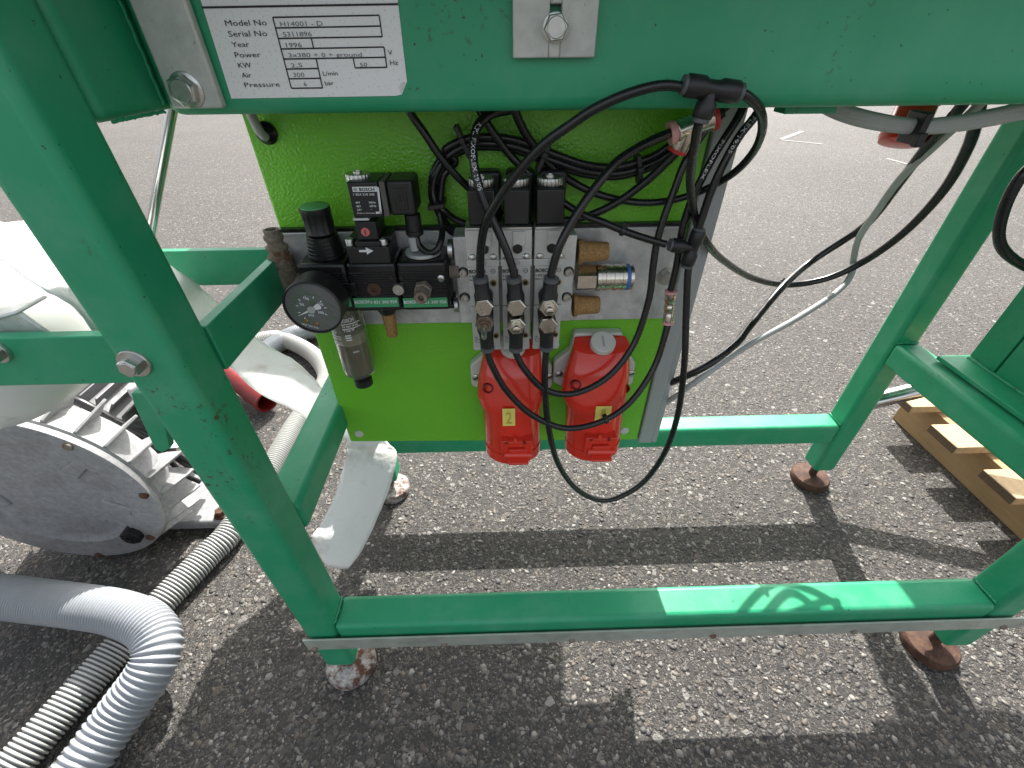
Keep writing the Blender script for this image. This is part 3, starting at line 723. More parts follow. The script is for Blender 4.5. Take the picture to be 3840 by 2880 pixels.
for q in range(6):
    z0 = .001+q*(zb_-zc0-.002)/6
    rr = r*1.26-q*.0006
    prof += [(rr, z0), (rr, z0+(zb_-zc0)/9), (rr*.97, z0+(zb_-zc0)/8)]
MB().lathe((P[0], .512, zc0), (0, 0, 1), prof, 36).build('knob_collar', 'black_anodised', frl)
P = Y(r3(1060, 665), .512); r = msize(.5547*120, P)
MB().lathe((P[0], .512, ZT), (0, 0, 1), [(r*.9, .0), (r, .001), (r, .0035), (r*.96, .0045), (r*.3, .0045)], 36).build('cover_disc', 'alu_plate', frl)
# gauge
YG = .437
P = Y(r3(312, 1040), YG); r = msize(109, P)
ga = MB().lathe((P[0], YG, P[2]), (0, 1, 0), [(r*.93, .0022), (r*.935, -.0006), (r*.965, -.0012), (r, 0), (r, .004), (r*.97, .006), (r*.97, .030), (r*.90, .034), (r*.3, .036), (r*.3, .050)], 56, caps=False).build('gauge_case', 'black_plastic', frl)
MB().lathe((P[0], YG+.0022, P[2]), (0, -1, 0), [(r*.94, -.001), (r*.94, 0)], 48).build('dial', 'dial_black', ga)
mb = MB(); yD = YG+.0016
def gp(x, y): return Y(rg(x, y), yD)
def gtext(s, x0, y0, x1, y1, h, m): T(s, x0, y0, x1, y1, h, yD, rg, target=m)
for s, x0, y0, x1, y1, h in (('100', 605, 672, 722, 698, 52), ('50', 527, 800, 618, 815, 52), ('150', 905, 792, 1015, 818, 52), ('200', 900, 962, 1028, 985, 52), ('psi', 708, 1012, 822, 1035, 48), ('1827 231 010', 570, 1205, 915, 1295, 42)): gtext(s, x0, y0, x1, y1, h, mb)
cg = gp(770, 885); ring_r = msize(.1808*300, cg)
def polar(a, rr): return V3((cg[0]+rr*math.sin(a), yD, cg[2]+rr*math.cos(a)))
for i in range(9):
    a = math.radians(-135+270*i/8.6); p_, q_ = polar(a, r*.44), polar(a, r*.52); mb.bar(p_, q_, .0011, np.cross(q_-p_, (0, 1, 0)))
mb.build('lettering', 'ink_white', ga)
mb = MB()
for i in range(81):
    a = math.radians(-135+270*i/80); p_, q_ = polar(a, r*.56), polar(a, r*(.66 if i % 10 == 0 else .59)); mb.bar(p_, q_, .0007, np.cross(q_-p_, (0, 1, 0)))
for s, x0, y0, x1, y1, h in (('0', 412, 1050, 462, 1052, 58), ('2', 322, 868, 372, 872, 58), ('4', 335, 655, 388, 662, 58), ('6', 525, 515, 570, 522, 50), ('12', 1178, 855, 1245, 872, 56), ('14', 1175, 1090, 1262, 1108, 62), ('16', 1030, 1240, 1118, 1262, 62), ('bar', 690, 1115, 815, 1138, 50)): gtext(s, x0, y0, x1, y1, h, mb)
c_ = gp(790, 745); mb.lathe(c_, (0, -1, 0), [(.0046, 0), (.0039, 0)], 24, caps=False); mb.bar(c_+V3((-.0025, 0, 0)), c_+V3((.0025, 0, 0)), .0007, (0, 0, 1)); mb.bar(c_+V3((-.0015, 0, -.002)), c_+V3((-.0015, 0, .002)), .0007, (1, 0, 0)); mb.bar(c_+V3((.0015, 0, -.002)), c_+V3((.0015, 0, .002)), .0007, (1, 0, 0))
mb.build('lettering', 'ink_green', ga)
tip, tail = gp(470, 1025), gp(890, 830); d_ = unit(tip-tail); nrm = np.cross(d_, (0, 1, 0)); cc = V3((cg[0], yD-.0012, cg[2]))
mb = MB().add([cc-nrm*.0016, V3(tip)+V3((0, -.0012, 0)), cc+nrm*.0016], [(0, 1, 2)]); tl = cc-d_*.010
mb.add([cc-nrm*.0012, cc+nrm*.0012, tl+nrm*.0036, tl-d_*.002+nrm*.002, tl-d_*.002-nrm*.002, tl-nrm*.0036], [(0, 1, 2, 3, 4, 5)])
e = mb.build('needle', 'ink_white', ga); MB().lathe(cc, (0, -1, 0), [(.0045, 0), (.0043, .001)], 20).build('needle_hub', 'cable_grey', e)
mb = MB()
for q in ((648, 1132), (868, 1192)): mb.lathe(gp(*q), (0, -1, 0), [(.0026, 0), (.002, .0008)], 14)
mb.build('dial_rivet', 'copper', ga)
# bowl
Pt, Pb = Y(r3(560, 1095), .515), Y(r3(616, 1470), .515); r = msize(.5547*104, Pb); hgt = ZB-Pb[2]; bx = (Pt[0]+Pb[0])/2
e = MB().lathe((bx, .515, Pb[2]), (0, 0, 1), [(r*.45, -.004), (r*.82, 0), (r*.97, .004), (r, .012), (r*1.02, hgt), (r*.94, hgt), (r*.93, .012), (r*.88, .005), (r*.4, .001)], 40, caps=False).build('bowl', 'bowl_plastic', frl)
MB().lathe((bx, .515, Pb[2]), (0, 0, 1), [(r*.3, .0015), (r*.86, .0060), (r*.915, .013), (r*.915, hgt*.50)], 36).build('bowl_sediment', 'oil_sludge', e)
MB().lathe((bx, .515, Pb[2]+hgt*.5005), (0, 0, 1), [(r*.915, 0), (r*.915, hgt*.14)], 36).build('bowl_liquid', 'dirty_water', e)
MB().lathe((bx, .515, Pb[2]), (0, 0, 1), [(r*.12, hgt*.30), (r*.5, hgt*.34), (r*.5, hgt*.98)], 24).build('filter_core', 'oil_sludge', e)
mb = MB()
def cyl_text(s, a0, a1, z, h):
    v, f = text_mesh(s, .02); w = v[:, 0].max(); R = r*1.03
    mb.add([(bx+R*math.sin(a0+(a1-a0)*x/w), .515-R*math.cos(a0+(a1-a0)*x/w), z+y/.69*h) for x, y, _ in v], f)
zz = Pb[2]
for s, a0, a1, t, h in (('BOSCH', .0, .75, .83, .0050), ('Pe max 16 bar', .05, .95, .765, .0032), ('T max 50', .05, .65, .71, .0032), ('50 ml', -.85, -.45, .72, .0032), ('120 F', -.85, -.45, .66, .0032), ('national', -.9, -.25, .60, .0032), ('instruction', -.9, -.25, .55, .0032), ('min', .25, .6, .42, .0030)): cyl_text(s, a0, a1, zz+hgt*t, h)
def cyl_line(a0, a1, z, w=.0006):
    R = r*1.03; n = 10; P_ = [(bx+R*math.sin(a0+(a1-a0)*i/n), .515-R*math.cos(a0+(a1-a0)*i/n)) for i in range(n+1)]
    for i in range(n): mb.quad((*P_[i], z-w), (*P_[i+1], z-w), (*P_[i+1], z+w), (*P_[i], z+w))
for a0, a1, t in ((.0, 1.1, .805), (.0, 1.1, .745), (-.9, -.4, .70), (-.95, -.2, .645), (-.95, -.2, .535)): cyl_line(a0, a1, zz+hgt*t)
for k in range(3): cyl_line(.05, .38, zz+hgt*(.60+.03*k), .0009)
mb.build('lettering', 'ink_white', e)
P = Y(r3(630, 1500), .515)
MB().lathe((bx, .515, Pb[2]), (0, 0, 1), [(r*.50, -.022), (r*.58, -.021), (r*.58, -.011), (r*.5, -.010), (r*.30, -.009), (r*.30, .001)], 28).build('drain_knob', 'black_plastic', e)
# silencer under the middle module
P = Y(r3(822, 1075), .505); Pb = Y(r3(842, 1222), .505); r = msize(.5547*47, P)
e = MB().lathe((P[0], .505, ZB), (0, 0, 1), [(r*1.1, -.012), (r*1.4, -.006), (r*1.5, .0)], 24).build('silencer_seat', 'black_anodised', frl)
MB().lathe((P[0], .505, Pb[2]), (0, 0, 1), [(r*.72, 0), (r*.78, .001), (r, ZB-Pb[2]-.008), (r*1.12, ZB-Pb[2]-.0075), (r*1.12, ZB-Pb[2]-.002)], 24).build('silencer', 'sinter_bronze', frl)
# side port block, washers towards the valves
for zt_, zb_ in ((600, 730), (1000, 1090)):
    A, B = Y(r3(1222, zt_), .50), Y(r3(1262, zb_), .50)
    MB().cyl((X3, .512, (A[2]+B[2])/2), (1, 0, 0), abs(A[2]-B[2])/2, .0008, .006, 20).build('spacer', 'zinc_bolt', frl)
A, B = Y(r3(1245, 780), .49), Y(r3(1280, 865), .49); MB().cyl((X3, .505, (A[2]+B[2])/2), (1, 0, 0), abs(A[2]-B[2])/2, .0005, .012, 20).build('nipple', 'rust_steel', frl)
MB().box(X0+.001, X3+.002, .500, YW, ZB-.006, ZB-.0004).build('base_ledge', 'black_anodised', frl, bevel=.001)
# left inlet nipple, rusty, standing upright on an elbow
A, B = Y(r3(25, 505), .515), Y(r3(160, 880), .515); ax = (A[0]+B[0])/2; h = A[2]-B[2]; r = msize(.5547*84, B)
e = MB().lathe((ax, .515, B[2]), (0, 0, 1), [(r*.9, 0), (r, .003), (r, h*.34), (r*.88, h*.36), (r*.85, h*.40), (r*.92, h*.41), (r*.92, h*.55), (r*.72, h*.56), (r*.72, h*.66), (r*.8, h*.67), (r*.8, h*.72), (r*.62, h*.74), (r*.58, h*.80), (r*.70, h*.84), (r*.70, h*.90), (r*.55, h*.92), (r*.58, h), (r*.40, h), (r*.38, h*.9)], 28).build('inlet_nipple', 'rust_steel', frl)
MB().cyl((ax, .515, B[2]+.004), (1, 0, 0), r*.8, -.002, X0-ax-.0005, 20).build('inlet_elbow', 'rust_steel', e)

# ------------------------------------------------------------------ valve block
YM, YV = .503, .474
vb = thing('valve_block', 'grey three valve pneumatic block with black solenoid coils and angled flow fittings', 'valves', Y(r4(590, 1200), .51))
A, B = Y(r4(97, 600), YM), Y(r4(1062, 1252), YM)
MB().box(A[0], Y(r4(1068, 600), YM)[0], YM, .5380, B[2], A[2]).build('manifold', 'alu_plate', vb, bevel=.0015)
for px, py in ((180, 872), (192, 1068), (1000, 868), (985, 1065)):
    P = Y(r4(px, py), YM); r = msize(.4822*40, P)
    MB().lathe((P[0], YM, P[2]), (0, -1, 0), [(r*1.05, 0), (r*1.03, .0006)], 24).build('counterbore', 'black_anodised', vb)
    MB().lathe((P[0], YM, P[2]), (0, -1, 0), [(r*.78, .0006), (r*.76, .004), (r*.70, .0046), (r*.36, .0046), (r*.3, .002)], 20).build('cap_screw', 'zinc_bolt', vb)
vx = [(205, 462), (470, 716), (730, 977)]
zt = Y(r4(600, 548), YV)[2]; zm1 = Y(r4(600, 775), YV)[2]; zm2 = Y(r4(600, 828), YV)[2]; zb1 = Y(r4(600, 1140), YV)[2]; zb2 = Y(r4(600, 1478), YV)[2]
cols = []
for i, (xa, xb) in enumerate(vx):
    x0, x1 = Y(r4(xa, 800), YV)[0], Y(r4(xb, 800), YV)[0]
    cxv = (x0+x1)/2
    mb = MB(); mb.box(x0, x1, YV, YM-.0004, zm2, zm1); mb.box(x0+.0005, x1-.0005, YV+.002, YM-.0004, zm1, zt); mb.box(x0+.0015, x1-.0015, YV+.0012, YM-.0004, zb1+.001, zm2)
    body = mb.build('valve_body', 'zamak', vb, bevel=.0008)
    MB().box(x0+.0008, x1-.0008, YV+.001, YM-.0004, zt+.0002, zt+.0030).build('clamp_frame', 'zinc_bolt', body, bevel=.0006)
    MB().box(x0+.0012, x1-.0012, YV+.0016, YM+.012, zb2, zb1).build('sub_base', 'zamak', body, bevel=.0008)
    MB().box(x0+.0006, x1-.0006, YV+.0008, YM, zb2+.004, zb2+.0058).build('base_seam', 'zamak', body)
    w = x1-x0
    MB().box(cxv-w*.10, cxv+w*.28, YV-.0006, YV+.003, zm1+.016, zt-.001).build('press_pad', 'zamak', body, bevel=.0005)
    mb = MB(); mb.text('PRESS', (cxv-w*.07, YV-.0008, zt-.009), (cxv+w*.25, YV-.0008, zt-.009), .0042); mb.build('lettering', 'alu_bar', body)
    o = MB().lathe((cxv+w*.04, YV+.0006, zm1+.0125), (0, -1, 0), [(w*.155, 0), (w*.15, .0015)], 22); o.build('override_slot', 'black_plastic', body)
    for sx in (-.31, .32): MB().lathe((cxv+sx*w, YV+.004, zm1+.0035), (0, -.55, .8), [(w*.15, -.003), (w*.14, .001), (w*.08, .0032), (w*.02, .004)], 18).build('screw', 'zinc_bolt', body)
    MB().lathe((cxv+w*.04, YV-.0002, (zm1+zm2)/2+.001), (0, -1, 0), [(w*.085, 0), (w*.07, .0003)], 16).build('dimple', 'cable_grey', body)
    mb = MB(); zt_ = zm2-.0045
    mb.text('BOSCH', (x0+w*.06, YV+.0008, zt_-.0032), (x0+w*.56, YV+.0008, zt_-.0032), .0042)
    mb.text('0 820 023 024', (x0+w*.06, YV+.0008, zt_-.0082), (x0+w*.62, YV+.0008, zt_-.0082), .0026); mb.text('Made in Germany', (x0+w*.06, YV+.0008, zt_-.0125), (x0+w*.60, YV+.0008, zt_-.0125), .0022)
    c_ = V3((x1-w*.20, YV+.0009, zt_-.001)); mb.lathe(c_, (0, -1, 0), [(.0028, 0), (.0022, 0)], 20, caps=False); mb.bar(c_+V3((-.0016, 0, 0)), c_+V3((.0016, 0, 0)), .0006, (0, 0, 1))
    mb.bar(V3((x0+w*.12, YV+.0004, zb2+.013)), V3((x0+w*.40, YV+.0004, zb2+.013)), .0005, (0, 0, 1)); mb.bar(V3((x0+w*.12, YV+.0004, zb2+.017)), V3((x0+w*.40, YV+.0004, zb2+.017)), .0005, (0, 0, 1))
    mb.bar(V3((x0+w*.12, YV+.0004, zb2+.013)), V3((x0+w*.12, YV+.0004, zb2+.017)), .0005, (1, 0, 0)); mb.bar(V3((x0+w*.40, YV+.0004, zb2+.013)), V3((x0+w*.40, YV+.0004, zb2+.017)), .0005, (1, 0, 0)); mb.text('14', (x0+w*.10, YV+.0004, zb2+.0185), (x0+w*.18, YV+.0004, zb2+.0185), .0026)
    mb.build('lettering', 'ink_black', body)
    MB().lathe((cxv+w*.30, YV+.0008, zm2-.020), (0, -1, 0), [(w*.11, 0), (w*.11, .0012), (w*.07, .0012)], 18).build('exhaust_port', 'brass', body); MB().lathe((cxv+w*.30, YV-.0006, zm2-.020), (0, -1, 0), [(w*.075, 0), (w*.07, .0004)], 16).build('port_hole', 'ink_black', body)
    MB().lathe((cxv+w*.32, YV+.0008, zb2+.022), (0, -1, 0), [(w*.10, 0), (w*.10, .0010), (w*.06, .0010)], 18).build('exhaust_port', 'brass', body); MB().lathe((cxv+w*.32, YV-.0004, zb2+.022), (0, -1, 0), [(w*.07, 0), (w*.065, .0004)], 16).build('port_hole', 'ink_black', body)
    # solenoid coil with its knurled nut and the plug behind it
    ca, cb_ = Y(r4((208, 492, 757)[i], 215), .482), Y(r4((418, 697, 968)[i], 530), .482)
    zct = Y(r4(600, 232), .482)[2]
    coil = MB().box(ca[0], Y(r4((424, 697, 975)[i], 232), .482)[0], .4820, .519, zt+.0034, zct).build('coil', 'black_plastic', vb, bevel=.0018, seg=3)
    ccx = (ca[0]+Y(r4((424, 697, 975)[i], 232), .482)[0])/2
    MB().box(ccx-.010, ccx+.021, .5195, .541, zct-.046, zct+.010).build('coil_plug', 'black_plastic', coil, bevel=.004, seg=3)
    knurl_nut(coil, V3((ccx, .500, zct+.0004)), msize(.4822*102, (ccx, .5, zct)), .0080)
    cols.append((cxv, x0, x1))
# flow fittings: (column, hex y upper, hex y lower, adj on upper?, adj on lower?, x)
YC = .452
fit = [dict(x=315, c=920, hx=340, h=1172, lx=345, l=1300, b=1470, bx=370, au=0, al=2), dict(x=575, c=920, hx=595, h=1172, lx=596, l=1315, b=1470, bx=590, au=0, al=1), dict(x=865, c=920, hx=853, h=1172, lx=845, l=1310, b=1462, bx=826, au=1, al=0)]
ports_up, ports_dn = [], []
for d_ in fit:
    H = Y(r4(d_['hx'], d_['h']), .4335); Lw = Y(r4(d_['lx'], d_['l']), .4335); Cp = Y(r4(d_['x'], d_['c']), YC); Bt = Y(r4(d_['bx'], d_['b']), YC)
    rr = msize(.4822*64, Cp); fx = H[0]; lx = Lw[0]
    def banjo(cx, cz, up, endz, endx, adj, dark):
        e = MB(); s = 1 if up else -1
        e.cyl((cx, .4735, cz), (0, -1, 0), rr*1.12, .0, .028, 26)
        e.lathe((cx, YC, cz), (endx-cx, 0, endz-cz), [(rr*1.12, 0), (rr*1.12, abs(endz-cz)*.35), (rr*.93, abs(endz-cz)*.5), (rr*.93, abs(endz-cz)*.86)], 26)
        ob = e.build('flow_fitting', 'black_plastic', vb, bevel=.0006)
        MB().lathe((endx, YC, endz), (endx-cx, 0, endz-cz), [(rr*.88, -.004), (rr*.95, -.0035), (rr*.95, .001), (rr*.8, .002)], 24).build('release_collar', 'collar_grey', ob)
        m = 'rust_steel' if dark else 'nickel'
        hb = MB().hexa((cx, .4455, cz), (0, -1, 0), rr*1.22, 0, .0075, rot=.15)
        if adj == 1: hb.lathe((cx, .438, cz), (0, -1, 0), [(rr*.78, 0), (rr*.75, .003), (rr*.55, .0035), (rr*.5, .008), (rr*.42, .0085)], 22)
        if adj == 2: hb.lathe((cx, .438, cz), (0, -1, 0), [(rr*.9, 0), (rr*.8, .002), (rr*.75, .004), (rr*.6, .0045), (rr*.55, .008)], 22)
        hb = hb.build('hex_screw', m, ob)
        if adj == 1: MB().box(cx-rr*.38, cx+rr*.38, .4292, .4300, cz-.0005, cz+.0005).build('slot', 'black_anodised', hb)
        if adj == 2: MB().lathe((cx, .430, cz), (0, -1, -.12), [(rr*.34, 0), (rr*.34, .016), (rr*.28, .017)], 16).build('adjusting_screw', 'zinc_bolt', hb)
    banjo(fx, H[2], True, Cp[2], Cp[0], d_['au'], False)
    banjo(lx, Lw[2], False, Bt[2], Bt[0], d_['al'], d_['al'] == 2)
    ports_up.append(V3((Cp[0], YC, Cp[2]))); ports_dn.append(V3((Bt[0], YC, Bt[2])))
# silencers and quick coupling on the right end
xr = Y(r4(1068, 900), YM)[0]+.0004
def sidelathe(py, prof, mat, name, pyc=.518, n=28, parent=None):
    z = Y(r4(1150, py), pyc)[2]
    return MB().lathe((xr, pyc, z), (1, 0, 0), prof, n).build(name, mat, parent or vb)
l1 = msize(.4822*200, (xr, .52, .6)); rs1 = msize(.4822*75, (xr, .52, .6))
for py, ln in ((712, l1*1.05), (1128, l1*.98)):
    sidelathe(py, [(rs1*1.12, 0), (rs1*1.15, ln*.13), (rs1*1.0, ln*.15), (rs1*.95, ln*.2), (rs1*.86, ln*.95), (rs1*.78, ln)], 'sinter_bronze', 'silencer')
rc = msize(.4822*95, (xr, .51, .6)); z = Y(r4(1150, 915), .512)[2]
k1 = msize(.4822, (xr, .51, .6))
qc = MB().hexa((xr, .512, z), (1, 0, 0), rc*.98, 0, k1*140, rot=.5).build('quick_coupling', 'nickel', vb)
prof = []
for q in range(7): prof += [(rc*(1.0 if q % 2 == 0 else .955), k1*(142+q*30)), (rc*(1.0 if q % 2 == 0 else .955), k1*(142+q*30+27))]
MB().lathe((xr, .512, z), (1, 0, 0), prof, 40).build('coupling_sleeve', 'nickel', qc)
MB().lathe((xr, .512, z), (1, 0, 0), [(rc*.98, k1*352), (rc*.98, k1*376)], 32).build('blue_ring', 'blue_plastic', qc)
MB().lathe((xr, .512, z), (1, 0, 0), [(rc*.95, k1*376), (rc*.98, k1*380), (rc*.98, k1*400), (rc*.6, k1*402), (rc*.55, k1*370)], 32, caps=False).build('coupling_mouth', 'nickel', qc)

# ------------------------------------------------------------------ red power sockets
def ringpts(cx, zf, yf, zb, yb, rx, n=36, ex=2.4):
    c = V3((cx, (yf+yb)/2, (zf+zb)/2)); d = V3((0, (yb-yf)/2, (zb-zf)/2)); out = []
    for k in range(n):
        t = 2*math.pi*k/n; a, b_ = math.cos(t), math.sin(t)
        out.append(c+V3((rx, 0, 0))*math.copysign(abs(a)**(2/ex), a)+d*math.copysign(abs(b_)**(2/ex), b_))
    return out
ks = .4219
so = thing('power_socket', 'red angled power socket with grey cap on top, right one below the valves', 'power socket', Y(r6(1250, 600), .53), 'red power sockets on the lime door')
prs = [Y(r6(*q), .534) for q in ((1075, 0), (1500, -5), (1560, 185), (1618, 265), (1596, 440), (1540, 480), (985, 480), (885, 435), (897, 255), (1040, 150))]
MB().prism([V3((q[0], .5330, q[2])) for q in prs], (0, .0165, 0)).build('back_plate', 'grey_plastic', so, bevel=.003, seg=3)
sec = [(30, .536, 1090, 1530, 2.6), (190, .503, 1065, 1555, 2.6), (400, .492, 1000, 1560, 2.6), (590, .4815, 966, 1554, 2.4), (700, .4755, 984, 1538, 2.3), (722, .4755, 1004, 1526, 2.2), (1128, .4600, 1003, 1484, 2.1)]
rings = []; info = []
for k, (yy, yf, xa, xb, ex) in enumerate(sec):
    ys = yy if yy < 1100 else 1062
    A, B = Y(r6(xa, ys), yf+.012), Y(r6(xb, ys), yf+.012); F = Y(r6(1250, yy), yf); cx, rx = (A[0]+B[0])/2, (B[0]-A[0])/2
    if k == 0: zf, yb, zb = F[2], .5325, F[2]+.001
    elif k < 4: yb, zb = .5325, F[2]+(.013 if k == 1 else .006)
    else: yb, zb = min(.5325, yf+2*rx*.72), F[2]+.012
    if k == 0: yf = .530
    info.append((cx, F[2], yf, rx)); rings.append(ringpts(cx, F[2], yf, zb, yb, rx, ex=ex))
MB().loft(rings[1:]).build('housing', 'red_plastic', so, sharp=50)
# sloped top face with grey cap
c1 = info[1]; topr = ringpts(c1[0]-.0005, Y(r6(1320, 40), .528)[2], .5255, Y(r6(1320, 20), .5325)[2]-.0, .5325, info[0][3], ex=2.6)
MB().loft([rings[1], topr]).build('shoulder', 'red_plastic', so, sharp=50)
cA_ = (V3(rings[1]).mean(0)+V3(topr).mean(0))/2; nA = unit(np.cross((1, 0, 0), V3((0, topr[9][1]-c1[2], topr[9][2]-c1[1])))); nA = nA*np.sign(nA[2])
capc = Y(r6(1330, 80), .514); rcap = msize(ks*112, capc)
cp = MB().lathe(capc, nA, [(rcap, -.006), (rcap, .002), (rcap*.95, .003)], 32).build('entry_cap', 'grey_plastic', so)
u_, w_, _ = frame_of(nA)
MB().obox(capc+nA*.0031, V3((rcap*.09, 0, 0)), np.cross(nA, (1, 0, 0))*rcap*.5, nA*.0003).build('slot', 'cable_grey', cp)
for px, py in ((937, 362), (1578, 355)):
    P = Y(r6(px, py), .533); sc_ = MB().lathe(P, (0, -1, 0), [(.0064, 0), (.006, .002), (.0045, .003)], 18).build('screw', 'zinc_bolt', so)
    MB().obox(P+V3((0, -.0031, 0)), (.0045, 0, .002), (0, .0003, 0), V3((-.0004, 0, .0009))).build('slot', 'black_anodised', sc_)
for px, py, yy in ((1090, 470, .4925), (1527, 500, .498)):
    P = Y(r6(px, py), yy-.004); MB().lathe(P+V3((0, .006, 0)), (0, -1, .15), [(.0075, -.004), (.0075, .006), (.0060, .0062), (.0055, .0)], 18).build('screw_recess', 'dark_red', so)
# seam of the lid, latch frame, hinge and tab on the front of the lower barrel
def frontbox(x0, x1, y0, y1, yf, d, name, mat='red_plastic', bev=.0008):
    A, B = Y(r6(x0, y0), yf), Y(r6(x1, y1), yf); return MB().box(A[0], B[0], yf, yf+d, B[2], A[2]).build(name, mat, so, bevel=bev)
frontbox(1180, 1222, 935, 1075, .4580, .02, 'latch_frame'); frontbox(1390, 1432, 935, 1075, .4580, .02, 'latch_frame'); frontbox(1222, 1390, 940, 985, .4585, .02, 'latch_frame')
frontbox(1224, 1388, 986, 1010, .4625, .01, 'latch_gap', 'black_anodised')
A = Y(r6(1192, 1052), .4565); B = Y(r6(1432, 1052), .4565); MB().cyl(A, B-A, .0052, 0, float(np.linalg.norm(B-A)), 16).build('hinge_pin', 'red_plastic', so)
frontbox(1238, 1388, 1012, 1075, .4550, .012, 'lid_tongue')
A = Y(r6(1232, 1080), .452); B = Y(r6(1400, 1118), .452); MB().obox((A+B)/2+V3((0, .004, 0)), ((B[0]-A[0])/2, 0, 0), (0, .010, .003), (0, -.0006, .0024)).build('lid_tab', 'red_plastic', so, bevel=.001)
for px in (1225, 1385): frontbox(px-12, px+14, 938, 958, .4578, .003, 'spring_hole', 'dark_red', .0003)
P = Y(r6(1303, 922), .461); MB().lathe(P+V3((0, .003, 0)), (0, -1, 0), [(.0035, 0), (.003, .004), (.001, .005)], 12).build('pip', 'red_plastic', so)
lidz = info[-1]; MB().loft([ringpts(lidz[0], lidz[1]+.016, lidz[2]+.0006, lidz[1]+.028, lidz[2]+2*lidz[3]*.72, lidz[3]*1.012, ex=2.1), ringpts(lidz[0], lidz[1]-.0006, lidz[2]-.0010, lidz[1]+.0114, lidz[2]+2*lidz[3]*.72, lidz[3]*1.012, ex=2.1)]).build('hinged_lid', 'red_plastic', so)
def number_tag(par, tl, br, yf, digit, dx=0):
    A, B = Y(r6(*tl), yf), Y(r6(*br), yf)
    t_ = MB().obox(V3(((A[0]+B[0])/2+dx, yf, (A[2]+B[2])/2)), ((B[0]-A[0])/2, 0, 0), (0, .0003, 0), (0, .0012, (A[2]-B[2])/2)).build('number_tag', 'label_yellow', par)
    mb = MB(); w = (B[0]-A[0]); x = (A[0]+B[0])/2+dx
    mb.text(digit, (x-w*(.24 if digit != '1' else .12), yf-.0018, B[2]+.0045), (x+w*(.24 if digit != '1' else .12), yf-.0018, B[2]+.0045), (A[2]-B[2])*.68, up=(0, .07, 1)); mb.build('lettering', 'yellow_ink', t_)
dxs = Y(r6(512, 1060), .46)[0]-Y(r6(1243, 1060), .46)[0]
so2 = copy_tree(so); so2.location.x += dxs; so2.location.z -= .0025
so2['label'] = 'red angled power socket marked with a yellow 2, left one under the grey valves'
number_tag(so, (1270, 655), (1390, 778), .4745, '1')
ORG[so2.name] = ORG[so.name]+V3((dxs, 0, -.0025))
number_tag(so2, (435, 676), (550, 815), .4735, '2')

# ------------------------------------------------------------------ hoses and cables
def cable(label, pts, r=.0042, mat='black_rubber', cat='cable', name='air_hose', n=10, group=None, ties=()):
    P = [V3(q) if len(q) == 3 and not isinstance(q[0], tuple) else Y(q[0], q[1]) for q in pts]
    sp = spline(P, 8)
    rr_ = r if not isinstance(r, tuple) else list(np.linspace(r[0], r[1], len(sp)))
    ob = MB().sweep(sp, rr_, n).build(name, mat); tag(ob, label, cat, group)
    r = r if not isinstance(r, tuple) else (r[0]+r[1])/2
    for t in ties:
        i = int(t*(len(sp)-2)); d = unit(sp[i+1]-sp[i])
        e = MB().lathe(sp[i], d, [(r*1.15, -.0024), (r*1.5, -.0022), (r*1.5, .0022), (r*1.15, .0024)], 16)
        u, w, _ = frame_of(d); e.obox(sp[i]+w*r*1.7-V3((0, .001, 0)), u*.0028, w*.0028, d*.0030); e.build('cable_tie', 'black_plastic', ob)
    return ob
def S(seq, f=r5): return [(f(x, y), yy) for x, y, yy in seq]
R8 = .0044
cable('thick black hose arching from the tee on the beam to the left valve',
      S([(1708, 205, .398), (1550, 190, .398), (1350, 240, .400), (1150, 330, .404), (1000, 430, .408), (850, 540, .412), (720, 680, .418), (600, 840, .426), (510, 1000, .436), (480, 1150, .446)])+[ports_up[0]+V3((0, 0, .006)), ports_up[0]+V3((0, 0, -.004))], (.0037, .0046))
c2 = cable('black hose with white printing, rising from the middle valve behind the beam',
      S([(660, 330, .500), (560, 350, .497), (490, 395, .492), (450, 460, .486), (432, 580, .478), (450, 720, .470), (500, 880, .464), (580, 1050, .458), (640, 1190, .454)])+[ports_up[1]+V3((0, 0, .006)), ports_up[1]+V3((0, 0, -.004))], .0047)
def hose_print(ob, txt, pts, r, h, t0, t1):
    sp = resample(spline([Y(f, y) for f, y in pts], 10), .0006)[0]; n = len(sp); v, f = text_mesh(txt); w = v[:, 0].max(); mb = MB(); vs = []
    for x, y, _ in v:
        t = t0+(t1-t0)*x/w; i = min(n-2, int(t*(n-1))); p = sp[i]; d = unit(sp[i+1]-sp[i]); view = unit(EYE-p); sd_ = unit(np.cross(view, d)); nr = unit(np.cross(d, sd_)); a = (y/.69-.5)*h/r
        vs.append(p+(nr*math.cos(a)+sd_*math.sin(a))*(r*1.03))
    mb.add(vs, f); mb.build('lettering', 'ink_white', ob)
hp = S([(490, 395, .492), (450, 460, .486), (432, 580, .478), (450, 720, .470), (500, 880, .464)])
hose_print(c2, 'RIPL FIXOFLEX 19/05', hp, .0047, .0042, .08, .86)
cable('black hose curving from the metal tee to the right valve',
      S([(1640, 462, .498), (1600, 472, .494), (1450, 540, .486), (1300, 632, .478), (1200, 740, .470), (1080, 900, .462), (990, 1050, .456), (935, 1170, .453)])+[ports_up[2]+V3((0, 0, .006)), ports_up[2]+V3((0, 0, -.004))], .0047)
cable('black air hose dropping from under the beam to pass behind the left solenoid coil',
      S([(20, 260, .515), (60, 350, .515), (150, 480, .515), (230, 600, .516), (320, 710, .519), (400, 790, .523), (480, 870, .5265), (600, 960, .5265)]), .0042)
cable('black hose dropping behind the coils and on to the small lower tee',
      S([(430, 250, .520), (480, 350, .519), (560, 480, .519), (650, 600, .522), (760, 710, .524), (860, 800, .5275), (980, 893, .524), (1100, 962, .516), (1210, 1004, .510), (1320, 1050, .505), (1440, 1092, .500), (1575, 1132, .497)]), .0042, ties=(.83,))
